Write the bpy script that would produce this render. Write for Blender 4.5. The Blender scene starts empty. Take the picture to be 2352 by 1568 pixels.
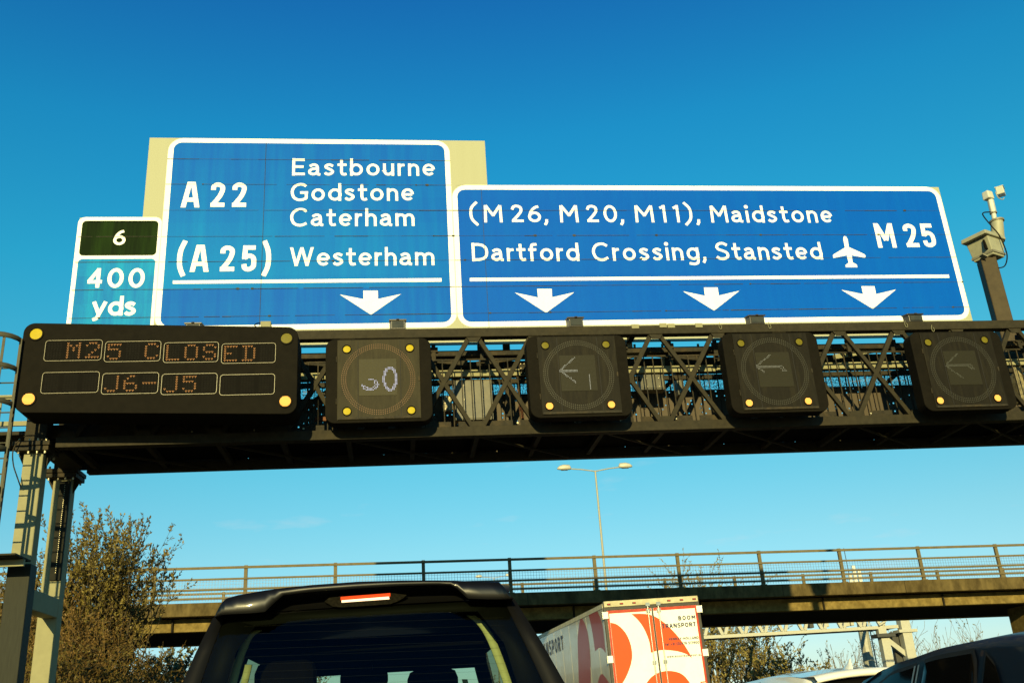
import bpy, bmesh, math, random
from mathutils import Vector, Matrix
R = math.radians
random.seed(7)
S = bpy.context.scene
COL = S.collection

# ------------------------------------------------------------------ camera
YAW, PIT, ROL, LENS = 0.134289, 0.375263, -0.065995, 34.0
EYE = Vector((0, 0, 1.25))
FW = Vector((math.sin(YAW)*math.cos(PIT), math.cos(YAW)*math.cos(PIT), math.sin(PIT)))
_r = Vector((math.cos(YAW), -math.sin(YAW), 0)); _u = _r.cross(FW)
RT = _r*math.cos(ROL)+_u*math.sin(ROL); UP = _u*math.cos(ROL)-_r*math.sin(ROL)
cd = bpy.data.cameras.new('camera'); cam = bpy.data.objects.new('camera', cd); COL.objects.link(cam)
m = Matrix.Identity(4)
for i in range(3):
    m[i][0], m[i][1], m[i][2], m[i][3] = RT[i], UP[i], -FW[i], EYE[i]
cam.matrix_world = m
cd.lens = LENS; cd.sensor_width = 36; cd.sensor_fit = 'HORIZONTAL'; cd.clip_start = .1; cd.clip_end = 5000
S.camera = cam
FP = LENS/36*2352
# survey of the photograph: a bearing (px,py) measured on it becomes a point at a known distance
def ray(q): return FW+RT*(q[0]-1176)/FP+UP*(784-q[1])/FP
def at(q, Y): d = ray(q); return EYE+d*(Y/d.y)
def atx(q, X): d = ray(q); return EYE+d*(X/d.x)
def atz(q, Z): d = ray(q); return EYE+d*((Z-EYE.z)/d.z)
def zm(ox, oy, s): return lambda x, y: ((ox+x/s)/1.7415, (oy+y/s)/1.7415)
Z1 = zm(0, 1200, 1.809); Z2 = zm(1100, 1200, 1.568); Z3 = zm(2500, 1200, 1.4737); Z4 = zm(0, 1800, 1.684)
Z5 = zm(600, 2100, 1.3835); Z6 = zm(2100, 2100, 2.138); Z7 = zm(2700, 2050, 1.6848); Z8 = zm(3500, 600, 1.96)
ZA = zm(200, 500, 1.845); ZB = zm(1000, 500, 1.845); ZC = zm(1800, 700, 1.96); ZD = zm(2900, 700, 2.138)
L2 = zm(0, 1740, 2.8); FG = zm(3150, 2400, 3.92); DC = zm(3400, 2440, 3.38); T3 = zm(1600, 1300, 3.563); T4 = zm(2480, 1280, 3.563)

# ------------------------------------------------------------------ materials
MATS = {}; ALB = .72   # the exposure below is set half a stop up, so surface colours sit a little lower
def mat(name, col, rough=.6, metal=0., spec=.5, vary=.25, scale=6., bump=0., dirt=None, dirt_amt=.4, dscale=2.5, coat=0., stretch=(1, 1, 1), keep=False):
    if name in MATS: return MATS[name]
    if not keep: col = [c*ALB for c in col]; dirt = [c*ALB for c in dirt] if dirt else None
    mt = bpy.data.materials.new(name); mt.use_nodes = True; MATS[name] = mt
    nt = mt.node_tree; N = nt.nodes; L = nt.links
    b = N['Principled BSDF']
    b.inputs['Roughness'].default_value = rough; b.inputs['Metallic'].default_value = metal
    b.inputs['Specular IOR Level'].default_value = spec
    if coat: b.inputs['Coat Weight'].default_value = coat; b.inputs['Coat Roughness'].default_value = .04
    tc = N.new('ShaderNodeTexCoord'); mp = N.new('ShaderNodeMapping'); mp.inputs['Scale'].default_value = stretch
    L.new(tc.outputs['Object'], mp.inputs['Vector'])
    n1 = N.new('ShaderNodeTexNoise'); n1.inputs['Scale'].default_value = scale; n1.inputs['Detail'].default_value = 6; n1.inputs['Roughness'].default_value = .65
    L.new(mp.outputs['Vector'], n1.inputs['Vector'])
    rp = N.new('ShaderNodeValToRGB')
    lo = [max(0, c*(1-vary)) for c in col]; hi = [min(1, c*(1+vary)) for c in col]
    rp.color_ramp.elements[0].position = .3; rp.color_ramp.elements[1].position = .7
    rp.color_ramp.elements[0].color = (*lo, 1); rp.color_ramp.elements[1].color = (*hi, 1)
    L.new(n1.outputs['Fac'], rp.inputs['Fac'])
    out = rp.outputs['Color']
    if dirt:
        n2 = N.new('ShaderNodeTexNoise'); n2.inputs['Scale'].default_value = dscale; n2.inputs['Detail'].default_value = 8; n2.inputs['Roughness'].default_value = .7
        L.new(mp.outputs['Vector'], n2.inputs['Vector'])
        mr = N.new('ShaderNodeMapRange'); mr.inputs['From Min'].default_value = .48; mr.inputs['From Max'].default_value = .72; mr.inputs['To Max'].default_value = dirt_amt
        L.new(n2.outputs['Fac'], mr.inputs['Value'])
        mx = N.new('ShaderNodeMix'); mx.data_type = 'RGBA'
        L.new(mr.outputs['Result'], mx.inputs['Factor']); L.new(out, mx.inputs['A']); mx.inputs['B'].default_value = (*dirt, 1)
        out = mx.outputs['Result']
    L.new(out, b.inputs['Base Color'])
    if bump:
        bp = N.new('ShaderNodeBump'); bp.inputs['Strength'].default_value = bump; bp.inputs['Distance'].default_value = .02
        L.new(n1.outputs['Fac'], bp.inputs['Height']); L.new(bp.outputs['Normal'], b.inputs['Normal'])
    return mt
def emit(name, col, st):
    if name in MATS: return MATS[name]
    mt = bpy.data.materials.new(name); mt.use_nodes = True; MATS[name] = mt
    b = mt.node_tree.nodes['Principled BSDF']; st *= .68
    b.inputs['Base Color'].default_value = (*[c*.2 for c in col], 1)
    b.inputs['Emission Color'].default_value = (*col, 1); b.inputs['Emission Strength'].default_value = st
    b.inputs['Roughness'].default_value = .6; b.inputs['Specular IOR Level'].default_value = .05
    return mt
def glass(name, tint, gloss=.4):
    if name in MATS: return MATS[name]
    mt = bpy.data.materials.new(name); mt.use_nodes = True; MATS[name] = mt
    nt = mt.node_tree; N = nt.nodes; L = nt.links
    N.remove(N['Principled BSDF'])
    t = N.new('ShaderNodeBsdfTransparent'); t.inputs['Color'].default_value = (*tint, 1)
    g = N.new('ShaderNodeBsdfGlossy'); g.inputs['Roughness'].default_value = .02; g.inputs['Color'].default_value = (gloss, gloss, gloss, 1)
    lw = N.new('ShaderNodeLayerWeight'); pw = N.new('ShaderNodeMath'); pw.operation = 'POWER'; pw.inputs[1].default_value = 4.0; L.new(lw.outputs['Facing'], pw.inputs[0])
    ma = N.new('ShaderNodeMath'); ma.operation = 'MULTIPLY_ADD'; ma.inputs[1].default_value = .7; ma.inputs[2].default_value = .05; L.new(pw.outputs[0], ma.inputs[0])
    mx = N.new('ShaderNodeMixShader'); L.new(ma.outputs[0], mx.inputs['Fac'])
    L.new(t.outputs[0], mx.inputs[1]); L.new(g.outputs[0], mx.inputs[2]); L.new(mx.outputs[0], N['Material Output'].inputs['Surface'])
    return mt
def perforated(name, col, cell, frac):
    """sheet steel with round holes punched in it"""
    mt = bpy.data.materials.new(name); mt.use_nodes = True; MATS[name] = mt
    nt = mt.node_tree; N = nt.nodes; L = nt.links
    b = N['Principled BSDF']; b.inputs['Base Color'].default_value = (*col, 1); b.inputs['Roughness'].default_value = .7
    tc = N.new('ShaderNodeTexCoord'); v = N.new('ShaderNodeTexVoronoi'); v.inputs['Scale'].default_value = 1/cell; v.inputs['Randomness'].default_value = .35
    L.new(tc.outputs['Object'], v.inputs['Vector'])
    c = N.new('ShaderNodeMath'); c.operation = 'LESS_THAN'; c.inputs[1].default_value = frac
    L.new(v.outputs['Distance'], c.inputs[0])
    t = N.new('ShaderNodeBsdfTransparent'); mx = N.new('ShaderNodeMixShader')
    L.new(c.outputs[0], mx.inputs['Fac']); L.new(b.outputs[0], mx.inputs[1]); L.new(t.outputs[0], mx.inputs[2])
    L.new(mx.outputs[0], N['Material Output'].inputs['Surface'])
    return mt

# ------------------------------------------------------------------ mesh builder
class MB:
    def __init__(s): s.v = []; s.f = []; s.sm = []
    def add(s, vs, fs, smooth=False):
        o = len(s.v); s.v += [tuple(v) for v in vs]
        for f in fs: s.f.append(tuple(i+o for i in f)); s.sm.append(smooth)
        return s
    def hexa(s, p):  # 8 points: 4 bottom ccw, 4 top ccw
        return s.add(p, [(3, 2, 1, 0), (4, 5, 6, 7), (0, 1, 5, 4), (1, 2, 6, 5), (2, 3, 7, 6), (3, 0, 4, 7)])
    def box(s, x0, x1, y0, y1, z0, z1):
        return s.hexa([(x0, y0, z0), (x1, y0, z0), (x1, y1, z0), (x0, y1, z0), (x0, y0, z1), (x1, y0, z1), (x1, y1, z1), (x0, y1, z1)])
    def beam(s, a, b, w, h, up=(0, 0, 1)):
        a = Vector(a); b = Vector(b); d = (b-a).normalized(); u = Vector(up)
        if abs(d.dot(u)) > .98: u = Vector((0, 1, 0))
        r = d.cross(u).normalized()*w/2; t = r.cross(d).normalized()*h/2
        return s.hexa([a-r-t, a+r-t, b+r-t, b-r-t, a-r+t, a+r+t, b+r+t, b-r+t])
    def tube(s, path, rad, n=8, cap=True, smooth=True):
        path = [Vector(p) for p in path]; k = len(path)
        rr = rad if isinstance(rad, (list, tuple)) else [rad]*k
        vs = []; fs = []; ref = None
        for i, p in enumerate(path):
            d = (path[min(i+1, k-1)]-path[max(i-1, 0)])
            d = d.normalized() if d.length > 1e-9 else Vector((0, 0, 1))
            if ref is None:
                ref = d.cross(Vector((0, 0, 1)) if abs(d.z) < .9 else Vector((1, 0, 0))).normalized()
            ref = (ref-d*ref.dot(d)).normalized(); q = d.cross(ref)
            for j in range(n):
                a = 2*math.pi*j/n; vs.append(p+(ref*math.cos(a)+q*math.sin(a))*rr[i])
        for i in range(k-1):
            for j in range(n):
                fs.append((i*n+j, i*n+(j+1) % n, (i+1)*n+(j+1) % n, (i+1)*n+j))
        s.add(vs, fs, smooth)
        if cap: s.add(vs[:n], [tuple(range(n-1, -1, -1))]); s.add(vs[-n:], [tuple(range(n))])
        return s
    def prism(s, pts, depth):  # pts: 3-D polygon, extruded by vector depth
        d = Vector(depth); n = len(pts); a = [Vector(p) for p in pts]; b = [p+d for p in a]
        s.add(a+b, [tuple(range(n)), tuple(range(2*n-1, n-1, -1))]+[(j, i, i+n, j+n) for i, j in ((i, (i+1) % n) for i in range(n))])
        return s
    def grid(s, rows, smooth=True, close=False):
        k = len(rows[0]); vs = [p for r in rows for p in r]; fs = []
        for i in range(len(rows)-1):
            for j in range(k if close else k-1):
                fs.append((i*k+j, i*k+(j+1) % k, (i+1)*k+(j+1) % k, (i+1)*k+j))
        return s.add(vs, fs, smooth)
    def build(s, name, material, parent=None, bevel=0, fix=True, weld=False):
        me = bpy.data.meshes.new(name); me.from_pydata(s.v, [], s.f); me.update()
        me.polygons.foreach_set('use_smooth', s.sm)
        if fix:
            bm = bmesh.new(); bm.from_mesh(me)
            if weld: bmesh.ops.remove_doubles(bm, verts=bm.verts, dist=1e-4)
            bmesh.ops.recalc_face_normals(bm, faces=bm.faces); bm.to_mesh(me); bm.free()
        me.materials.append(material)
        o = bpy.data.objects.new(name, me); COL.objects.link(o)
        if parent is not None:
            o.parent = parent
            o.matrix_parent_inverse = parent.matrix_world.inverted() if parent.type != 'EMPTY' else Matrix.Translation(-Vector(parent.get('_o', (0, 0, 0))))
        if bevel:
            b = o.modifiers.new('bevel', 'BEVEL'); b.width = bevel; b.segments = 2; b.limit_method = 'ANGLE'
        return o
def tag(o, label=None, cat=None, group=None, kind=None):
    for k, v in (('label', label), ('category', cat), ('group', group), ('kind', kind)):
        if v: o[k] = v
    return o
def thing(name, loc, label, cat, group=None):
    o = bpy.data.objects.new(name, None); COL.objects.link(o); o.location = loc; o.empty_display_size = .2
    o['_o'] = list(loc)
    return tag(o, label, cat, group)
def rrect(x0, x1, z0, z1, r, n=6):
    pts = []
    for cx, cz, a0 in ((x1-r, z1-r, 0), (x0+r, z1-r, 90), (x0+r, z0+r, 180), (x1-r, z0+r, 270)):
        for i in range(n+1):
            a = R(a0+90*i/n); pts.append((cx+r*math.cos(a), cz+r*math.sin(a)))
    return pts
def ring_plate(mb, outer, inner, y, back=None):
    """flat rounded frame between two outlines with the same number of points, in the plane Y=y"""
    n = len(outer)
    a = [(x, y, z) for x, z in outer]; b = [(x, y, z) for x, z in inner]
    mb.add(a+b, [(i, (i+1) % n, n+(i+1) % n, n+i) for i in range(n)])
def disc(cx, cz, r, n=20): return [(cx+r*math.cos(2*math.pi*i/n), cz+r*math.sin(2*math.pi*i/n)) for i in range(n)]
def catmull(p, n=6):
    p = [Vector((*q, 0)) if len(q) == 2 else Vector(q) for q in p]; out = []
    for i in range(len(p)-1):
        a = p[i-1] if i > 0 else p[0]*2-p[1]; b = p[i]; c = p[i+1]; d = p[i+2] if i+2 < len(p) else p[-1]*2-p[-2]
        for k in range(n):
            t = k/n
            out.append(.5*((2*b)+(c-a)*t+(2*a-5*b+4*c-d)*t*t+(3*b-a-3*c+d)*t*t*t))
    out.append(p[-1]); return out

# ------------------------------------------------------------------ sun, sky
SUN_AZ, SUN_EL = R(10.5), R(13.2)      # the light travels forward and to the right; the sun stands low behind the left shoulder
sl = bpy.data.lights.new('sun', 'SUN'); sl.energy = 5.0; sl.angle = R(.53); sl.color = (1, .84, .37)
so = bpy.data.objects.new('sun', sl); COL.objects.link(so)
ld = Vector((math.sin(SUN_AZ)*math.cos(SUN_EL), math.cos(SUN_AZ)*math.cos(SUN_EL), -math.sin(SUN_EL)))
so.rotation_euler = ld.to_track_quat('-Z', 'Y').to_euler()
w = bpy.data.worlds.new('World'); S.world = w; w.use_nodes = True
N = w.node_tree.nodes; L = w.node_tree.links
bg = N['Background']; sky = N.new('ShaderNodeTexSky'); sky.sky_type = 'NISHITA'; sky.sun_disc = False
sky.sun_elevation = SUN_EL; sky.sun_rotation = math.pi+SUN_AZ
sky.air_density = 1.0; sky.dust_density = 0.0; sky.ozone_density = 1.0
bg.inputs['Strength'].default_value = .092
SKY_OUT = sky.outputs['Color']
# deep polarised blue overhead, pale towards the horizon
geo = N.new('ShaderNodeTexCoord'); sx = N.new('ShaderNodeSeparateXYZ'); L.new(geo.outputs['Generated'], sx.inputs[0])
rp = N.new('ShaderNodeValToRGB'); el = rp.color_ramp.elements
stops = [(0, (.42, .58, .92)), (.05, (.52, .70, .93)), (.165, (.47, .87, .92)), (.30, (.26, 1.06, 1.06)), (.43, (.12, 1.16, 1.27)), (.55, (.08, 1.06, 1.40)), (.66, (.07, .74, 1.36)), (.80, (.06, .45, .85)), (1, (.05, .3, .6))]
while len(el) < len(stops): el.new(.5)
for e, (p, c) in zip(el, stops): e.position = p; e.color = (*[x/2 for x in c], 1)
L.new(sx.outputs['Z'], rp.inputs['Fac'])
vm = N.new('ShaderNodeVectorMath'); vm.operation = 'MULTIPLY'; L.new(SKY_OUT, vm.inputs[0]); L.new(rp.outputs['Color'], vm.inputs[1])
v2 = N.new('ShaderNodeVectorMath'); v2.operation = 'SCALE'; v2.inputs['Scale'].default_value = 2.0; L.new(vm.outputs[0], v2.inputs[0])
# a few faint wisps of cloud low in the sky
mp = N.new('ShaderNodeMapping'); mp.inputs['Scale'].default_value = (5, 5, 22); L.new(geo.outputs['Generated'], mp.inputs['Vector'])
nz = N.new('ShaderNodeTexNoise'); nz.inputs['Scale'].default_value = 2.2; nz.inputs['Detail'].default_value = 7; L.new(mp.outputs['Vector'], nz.inputs['Vector'])
m1 = N.new('ShaderNodeMapRange'); m1.inputs['From Min'].default_value = .62; m1.inputs['From Max'].default_value = .85; m1.inputs['To Max'].default_value = .5; L.new(nz.outputs['Fac'], m1.inputs['Value'])
m2 = N.new('ShaderNodeMapRange'); m2.inputs['From Min'].default_value = .30; m2.inputs['From Max'].default_value = .2; L.new(sx.outputs['Z'], m2.inputs['Value'])
mm = N.new('ShaderNodeMath'); mm.operation = 'MULTIPLY'; L.new(m1.outputs[0], mm.inputs[0]); L.new(m2.outputs[0], mm.inputs[1])
mx = N.new('ShaderNodeMix'); mx.data_type = 'RGBA'; L.new(mm.outputs[0], mx.inputs['Factor']); L.new(v2.outputs[0], mx.inputs['A']); mx.inputs['B'].default_value = (4.5, 5.4, 5.8, 1)
L.new(mx.outputs['Result'], bg.inputs['Color'])
S.view_settings.view_transform = 'Standard'; S.view_settings.look = 'None'; S.view_settings.exposure = .55; S.view_settings.gamma = 1
S.render.filter_size = 1.05; S.render.engine = 'CYCLES'; S.cycles.use_denoising = True; S.cycles.max_bounces = 8; S.cycles.transparent_max_bounces = 24

# ------------------------------------------------------------------ lettering: stroked glyphs
def arc(cx, cz, rx, rz, a0, a1, n=14): return [(cx+rx*math.cos(R(a0+(a1-a0)*i/n)), cz+rz*math.sin(R(a0+(a1-a0)*i/n))) for i in range(n+1)]
def sm(*p): return [(v.x, v.y) for v in catmull(p, 7)]
W_ = .12
# strokes are centre lines on an x-height of 1 and a cap height of 1.4; (width, [(points, closed)])
G = {}
def gl(ch, w, *st): G[ch] = (w, st)
gl('o', .95, arc(.475, .5, .355, .385, 0, 360, 28)+['c'])
gl('a', .88, sm((.12, .76), (.38, .885), (.60, .80), (.66, .58))+[(.66, .22)]+sm((.66, .22), (.70, .12), (.85, .09))[1:], sm((.66, .56), (.36, .545), (.14, .42), (.13, .22), (.33, .115), (.56, .18), (.66, .34)))
gl('e', .90, [(.15, .5), (.77, .5)], arc(.46, .5, .34, .385, 4, 180, 18)+arc(.46, .5, .34, .385, 180, 318, 16)[1:])
gl('s', .74, sm((.63, .78), (.40, .885), (.18, .82), (.15, .68), (.36, .54), (.56, .42), (.60, .27), (.40, .12), (.20, .13), (.08, .24)))
gl('t', .64, [(.27, 1.32), (.27, .32)]+sm((.27, .32), (.34, .14), (.48, .11), (.62, .15))[1:], [(0, .885), (.62, .885)])
gl('b', .93, [(.12, 1.4), (.12, 0)], arc(.45, .5, .36, .385, 0, 360, 26)+['c'])
gl('d', .93, [(.81, 1.4), (.81, 0)], arc(.48, .5, .36, .385, 0, 360, 26)+['c'])
gl('g', .93, [(.81, 1.0), (.81, .0)]+sm((.81, 0), (.74, -.20), (.50, -.29), (.14, -.24))[1:], arc(.48, .5, .36, .385, 0, 360, 26)+['c'])
gl('u', .82, [(.12, 1), (.12, .42)]+arc(.38, .42, .26, .305, 180, 320, 12)+[(.70, .30)], [(.70, 1), (.70, 0)])
gl('n', .82, [(.12, 1), (.12, 0)], [(.12, .70)]+arc(.42, .58, .28, .305, 140, 0, 12)+[(.70, 0)])
gl('h', .82, [(.12, 1.4), (.12, 0)], [(.12, .70)]+arc(.42, .58, .28, .305, 140, 0, 12)+[(.70, 0)])
gl('m', 1.36, [(.12, 1), (.12, 0)], [(.12, .72)]+arc(.40, .60, .27, .285, 140, 0, 12)+[(.67, 0)], [(.67, .72)]+arc(.96, .60, .27, .285, 140, 0, 12)+[(1.23, 0)])
gl('r', .52, [(.12, 1), (.12, 0)], sm((.12, .62), (.24, .84), (.50, .885)))
gl('i', .24, [(.12, 1), (.12, 0)], arc(.12, 1.29, .07, .07, 0, 360, 14)+['d'])
gl('f', .60, [(.22, 0), (.22, 1.08)]+sm((.22, 1.08), (.30, 1.26), (.60, 1.29))[1:], [(0, .885), (.56, .885)])
gl('y', .92, [(.09, 1), (.47, .08)], [(.83, 1), (.45, .06)]+sm((.45, .06), (.34, -.18), (.10, -.28))[1:])
gl('E', .90, [(.12, 0), (.12, 1.4)], [(.12, 1.28), (.87, 1.28)], [(.12, .72), (.80, .72)], [(.12, .12), (.90, .12)])
gl('G', 1.22, sm((1.06, 1.17), (.86, 1.30), (.60, 1.31), (.32, 1.18), (.15, .90), (.13, .60), (.26, .26), (.52, .10), (.80, .10), (1.08, .20)), [(1.08, .16), (1.08, .66)], [(.66, .66), (1.2, .66)])
gl('C', 1.22, sm((1.12, 1.16), (.88, 1.30), (.60, 1.31), (.32, 1.18), (.15, .90), (.13, .60), (.26, .26), (.52, .10), (.82, .09), (1.12, .24)))
gl('D', 1.16, [(.12, 0), (.12, 1.4)], [(.12, 1.28), (.50, 1.28)]+sm((.50, 1.28), (.82, 1.18), (1.02, .92), (1.03, .50), (.84, .22), (.52, .12))[1:]+[(.12, .12)])
gl('S', 1.04, sm((.92, 1.16), (.66, 1.31), (.34, 1.27), (.17, 1.06), (.24, .86), (.52, .74), (.80, .60), (.90, .38), (.78, .17), (.50, .09), (.24, .13), (.08, .26)))
gl('W', 1.62, [(.12, 1.4), (.46, 0)], [(.44, 0), (.81, 1.4)], [(.81, 1.4), (1.18, 0)], [(1.16, 0), (1.50, 1.4)])
gl('M', 1.32, [(.12, 0), (.15, 1.36)], [(1.20, 0), (1.17, 1.36)], [(.16, 1.34), (.68, .52)], [(1.16, 1.34), (.64, .52)])
gl('2', .92, sm((.12, 1.02), (.22, 1.24), (.46, 1.30), (.70, 1.20), (.75, .98), (.62, .70), (.14, .14)), [(.06, .12), (.88, .12)])
gl('0', 1.02, arc(.51, .70, .385, .59, 0, 360, 30)+['c'])
gl('6', .98, sm((.80, 1.27), (.52, 1.16), (.26, .86), (.14, .50)), arc(.49, .44, .36, .325, 0, 360, 26)+['c'])
gl('1', .50, [(.36, 0), (.36, 1.4)], [(.38, 1.30), (.06, 1.16)])
gl('4', .98, [(.70, 0), (.70, 1.4)], [(.72, 1.34), (.13, .44)], [(.06, .42), (.96, .42)])
gl('5', .92, [(.80, 1.28), (.22, 1.28)], [(.23, 1.34), (.17, .68)], sm((.17, .76), (.44, .84), (.70, .72), (.78, .44), (.64, .18), (.38, .10), (.08, .18)))
gl(',', .26, [(.15, .24), (.14, .02), (.02, -.20)])
gl('(', .52, sm((.48, 1.62), (.18, 1.18), (.12, .68), (.20, .22), (.50, -.22)))
gl(')', .52, sm((.04, 1.62), (.34, 1.18), (.40, .68), (.32, .22), (.02, -.22)))
# the tall heavy route-number alphabet (cap height 1.4, stroke wider)
gl('Am', 1.0, [(.14, 0), (.42, 1.4)], [(.86, 0), (.58, 1.4)], [(.22, .42), (.78, .42)], [(.36, 1.28), (.64, 1.28)])
gl('2m', .78, sm((.15, .96), (.17, 1.16), (.38, 1.26), (.60, 1.16), (.63, .96), (.50, .62), (.20, .20)), [(.04, .14), (.77, .14)])
gl('5m', .80, [(.72, 1.27), (.17, 1.27)], [(.19, 1.38), (.15, .66)], sm((.15, .72), (.38, .84), (.60, .74), (.65, .48), (.60, .24), (.38, .13), (.18, .20), (.14, .40)))
gl('Mm', 1.10, [(.14, 0), (.14, 1.4)], [(.96, 0), (.96, 1.4)], [(.17, 1.34), (.55, .42)], [(.93, 1.34), (.55, .42)])
gl('(m', .52, sm((.42, 1.62), (.20, 1.15), (.14, .68), (.20, .22), (.42, -.22)))
gl(')m', .52, sm((.10, 1.62), (.32, 1.15), (.38, .68), (.32, .22), (.10, -.22)))
# plain bold capitals and figures, as on the lorry
gl('A', 1.14, [(.12, 0), (.57, 1.4)], [(1.02, 0), (.57, 1.4)], [(.28, .42), (.86, .42)])
gl('B', 1.04, [(.13, 0), (.13, 1.4)], [(.13, 1.27)]+sm((.55, 1.27), (.80, 1.16), (.80, .88), (.55, .76))+[(.13, .76)], [(.13, .76)]+sm((.58, .76), (.90, .60), (.88, .26), (.58, .13))+[(.13, .13)])
gl('O', 1.22, arc(.61, .70, .47, .575, 0, 360, 28)+['c'])
gl('T', 1.0, [(0, 1.27), (1.0, 1.27)], [(.5, 1.27), (.5, 0)])
gl('R', 1.06, [(.13, 0), (.13, 1.4)], [(.13, 1.27)]+sm((.58, 1.27), (.86, 1.14), (.86, .80), (.58, .66))+[(.13, .66)], [(.52, .66), (.90, 0)])
gl('N', 1.12, [(.13, 0), (.13, 1.4)], [(.99, 0), (.99, 1.4)], [(.15, 1.38), (.97, .02)])
gl('P', 1.0, [(.13, 0), (.13, 1.4)], [(.13, 1.27)]+sm((.56, 1.27), (.85, 1.12), (.85, .74), (.56, .58))+[(.13, .58)])
gl('V', 1.08, [(.12, 1.4), (.54, 0)], [(.96, 1.4), (.54, 0)])
gl('Y', 1.06, [(.10, 1.4), (.53, .60)], [(.96, 1.4), (.53, .60)], [(.53, .66), (.53, 0)])
gl('H', 1.10, [(.13, 0), (.13, 1.4)], [(.97, 0), (.97, 1.4)], [(.13, .74), (.97, .74)])
gl('L', .92, [(.13, 0), (.13, 1.4)], [(.13, .13), (.90, .13)])
gl('-', .56, [(.05, .55), (.51, .55)])
gl('+', .84, [(.06, .60), (.78, .60)], [(.42, .96), (.42, .24)])
gl('.', .28, [(.14, 0), (.14, .26)])
gl('l', .26, [(.13, 0), (.13, 1.4)])
gl('3', .92, sm((.10, 1.12), (.36, 1.29), (.70, 1.20), (.74, .92), (.40, .74)), sm((.40, .74), (.80, .62), (.80, .26), (.44, .11), (.08, .28)))
gl('7', .90, [(.06, 1.27), (.82, 1.27)], [(.80, 1.20), (.34, 0)])
gl('8', .94, arc(.47, 1.02, .30, .26, 0, 360, 20)+['c'], arc(.47, .42, .36, .31, 0, 360, 22)+['c'])
gl('9', .96, sm((.16, .13), (.46, .24), (.72, .54), (.82, .92)), arc(.47, .96, .35, .32, 0, 360, 22)+['c'])
def ribbon(mb, pts, hw, y, zlo=None, zhi=None):
    closed = pts[-1] == 'c'
    if pts[-1] == 'd':
        q = [(p[0], y, p[1]) for p in pts[:-2]]
        c = Vector((sum(p[0] for p in q)/len(q), y, sum(p[2] for p in q)/len(q)))
        q = [c+(Vector(p)-c)*2.1 for p in q]
        mb.add(q, [tuple(range(len(q)))]); return
    p = [Vector(q) for q in pts if q not in ('c', 'd')]
    if closed: p = p[:-1]
    k = len(p); a = []; b = []
    for i in range(k):
        d0 = (p[i]-p[i-1]) if (i > 0 or closed) else (p[i+1]-p[i])
        d1 = (p[(i+1) % k]-p[i]) if (i < k-1 or closed) else d0
        d0 = d0.normalized(); d1 = d1.normalized(); t = (d0+d1).normalized() if (d0+d1).length > 1e-6 else d0
        nn = Vector((-t.y, t.x)); c = max(.5, nn.dot(Vector((-d0.y, d0.x))))
        a.append(p[i]+nn*hw/c); b.append(p[i]-nn*hw/c)
    if not closed and zlo is not None:   # cut stroke ends square to the base line and cap line
        for e, d in ((0, p[0]-p[1]), (k-1, p[-1]-p[-2])):
            for z in (zlo, zhi):
                if abs(p[e].y-z) < 1e-5 and abs(d.y) > .5*d.length:
                    for l in (a, b): l[e] = l[e]+d*((z-l[e].y)/d.y)
    vs = [(v.x, y, v.y) for v in a]+[(v.x, y, v.y) for v in b]
    mb.add(vs, [(i, (i+1) % k, k+(i+1) % k, k+i) for i in range(k if closed else k-1)])
def text(mb, chars, x0, x1, z0, z1, cap, y, hw=.096, gap=.22, sx=None):
    """set glyphs from x0 to x1 on a base line rising from z0 to z1; cap = height of a capital"""
    s = cap/1.4; ws = [G[c][0] if c != ' ' else .45 for c in chars]
    tot = sum(ws); n = len(chars)-1
    if n: g = ((x1-x0)/s-tot)/n; k = 1.0
    else: g = 0; k = (x1-x0)/s/tot
    if n and g < .08: k = ((x1-x0)/s-.14*n)/tot; g = .14
    x = x0
    for c, w_ in zip(chars, ws):
        if c != ' ':
            for j, st in enumerate(G[c][1]):
                zb = z0+(z1-z0)*((x-x0)/max(1e-6, x1-x0))
                t = [q if isinstance(q, str) else (x+q[0]*s*k, zb+q[1]*s) for q in st]
                ribbon(mb, t, hw*s, y-.0012*j, zb, zb+1.4*s)
        x += (w_*k+g)*s

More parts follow.
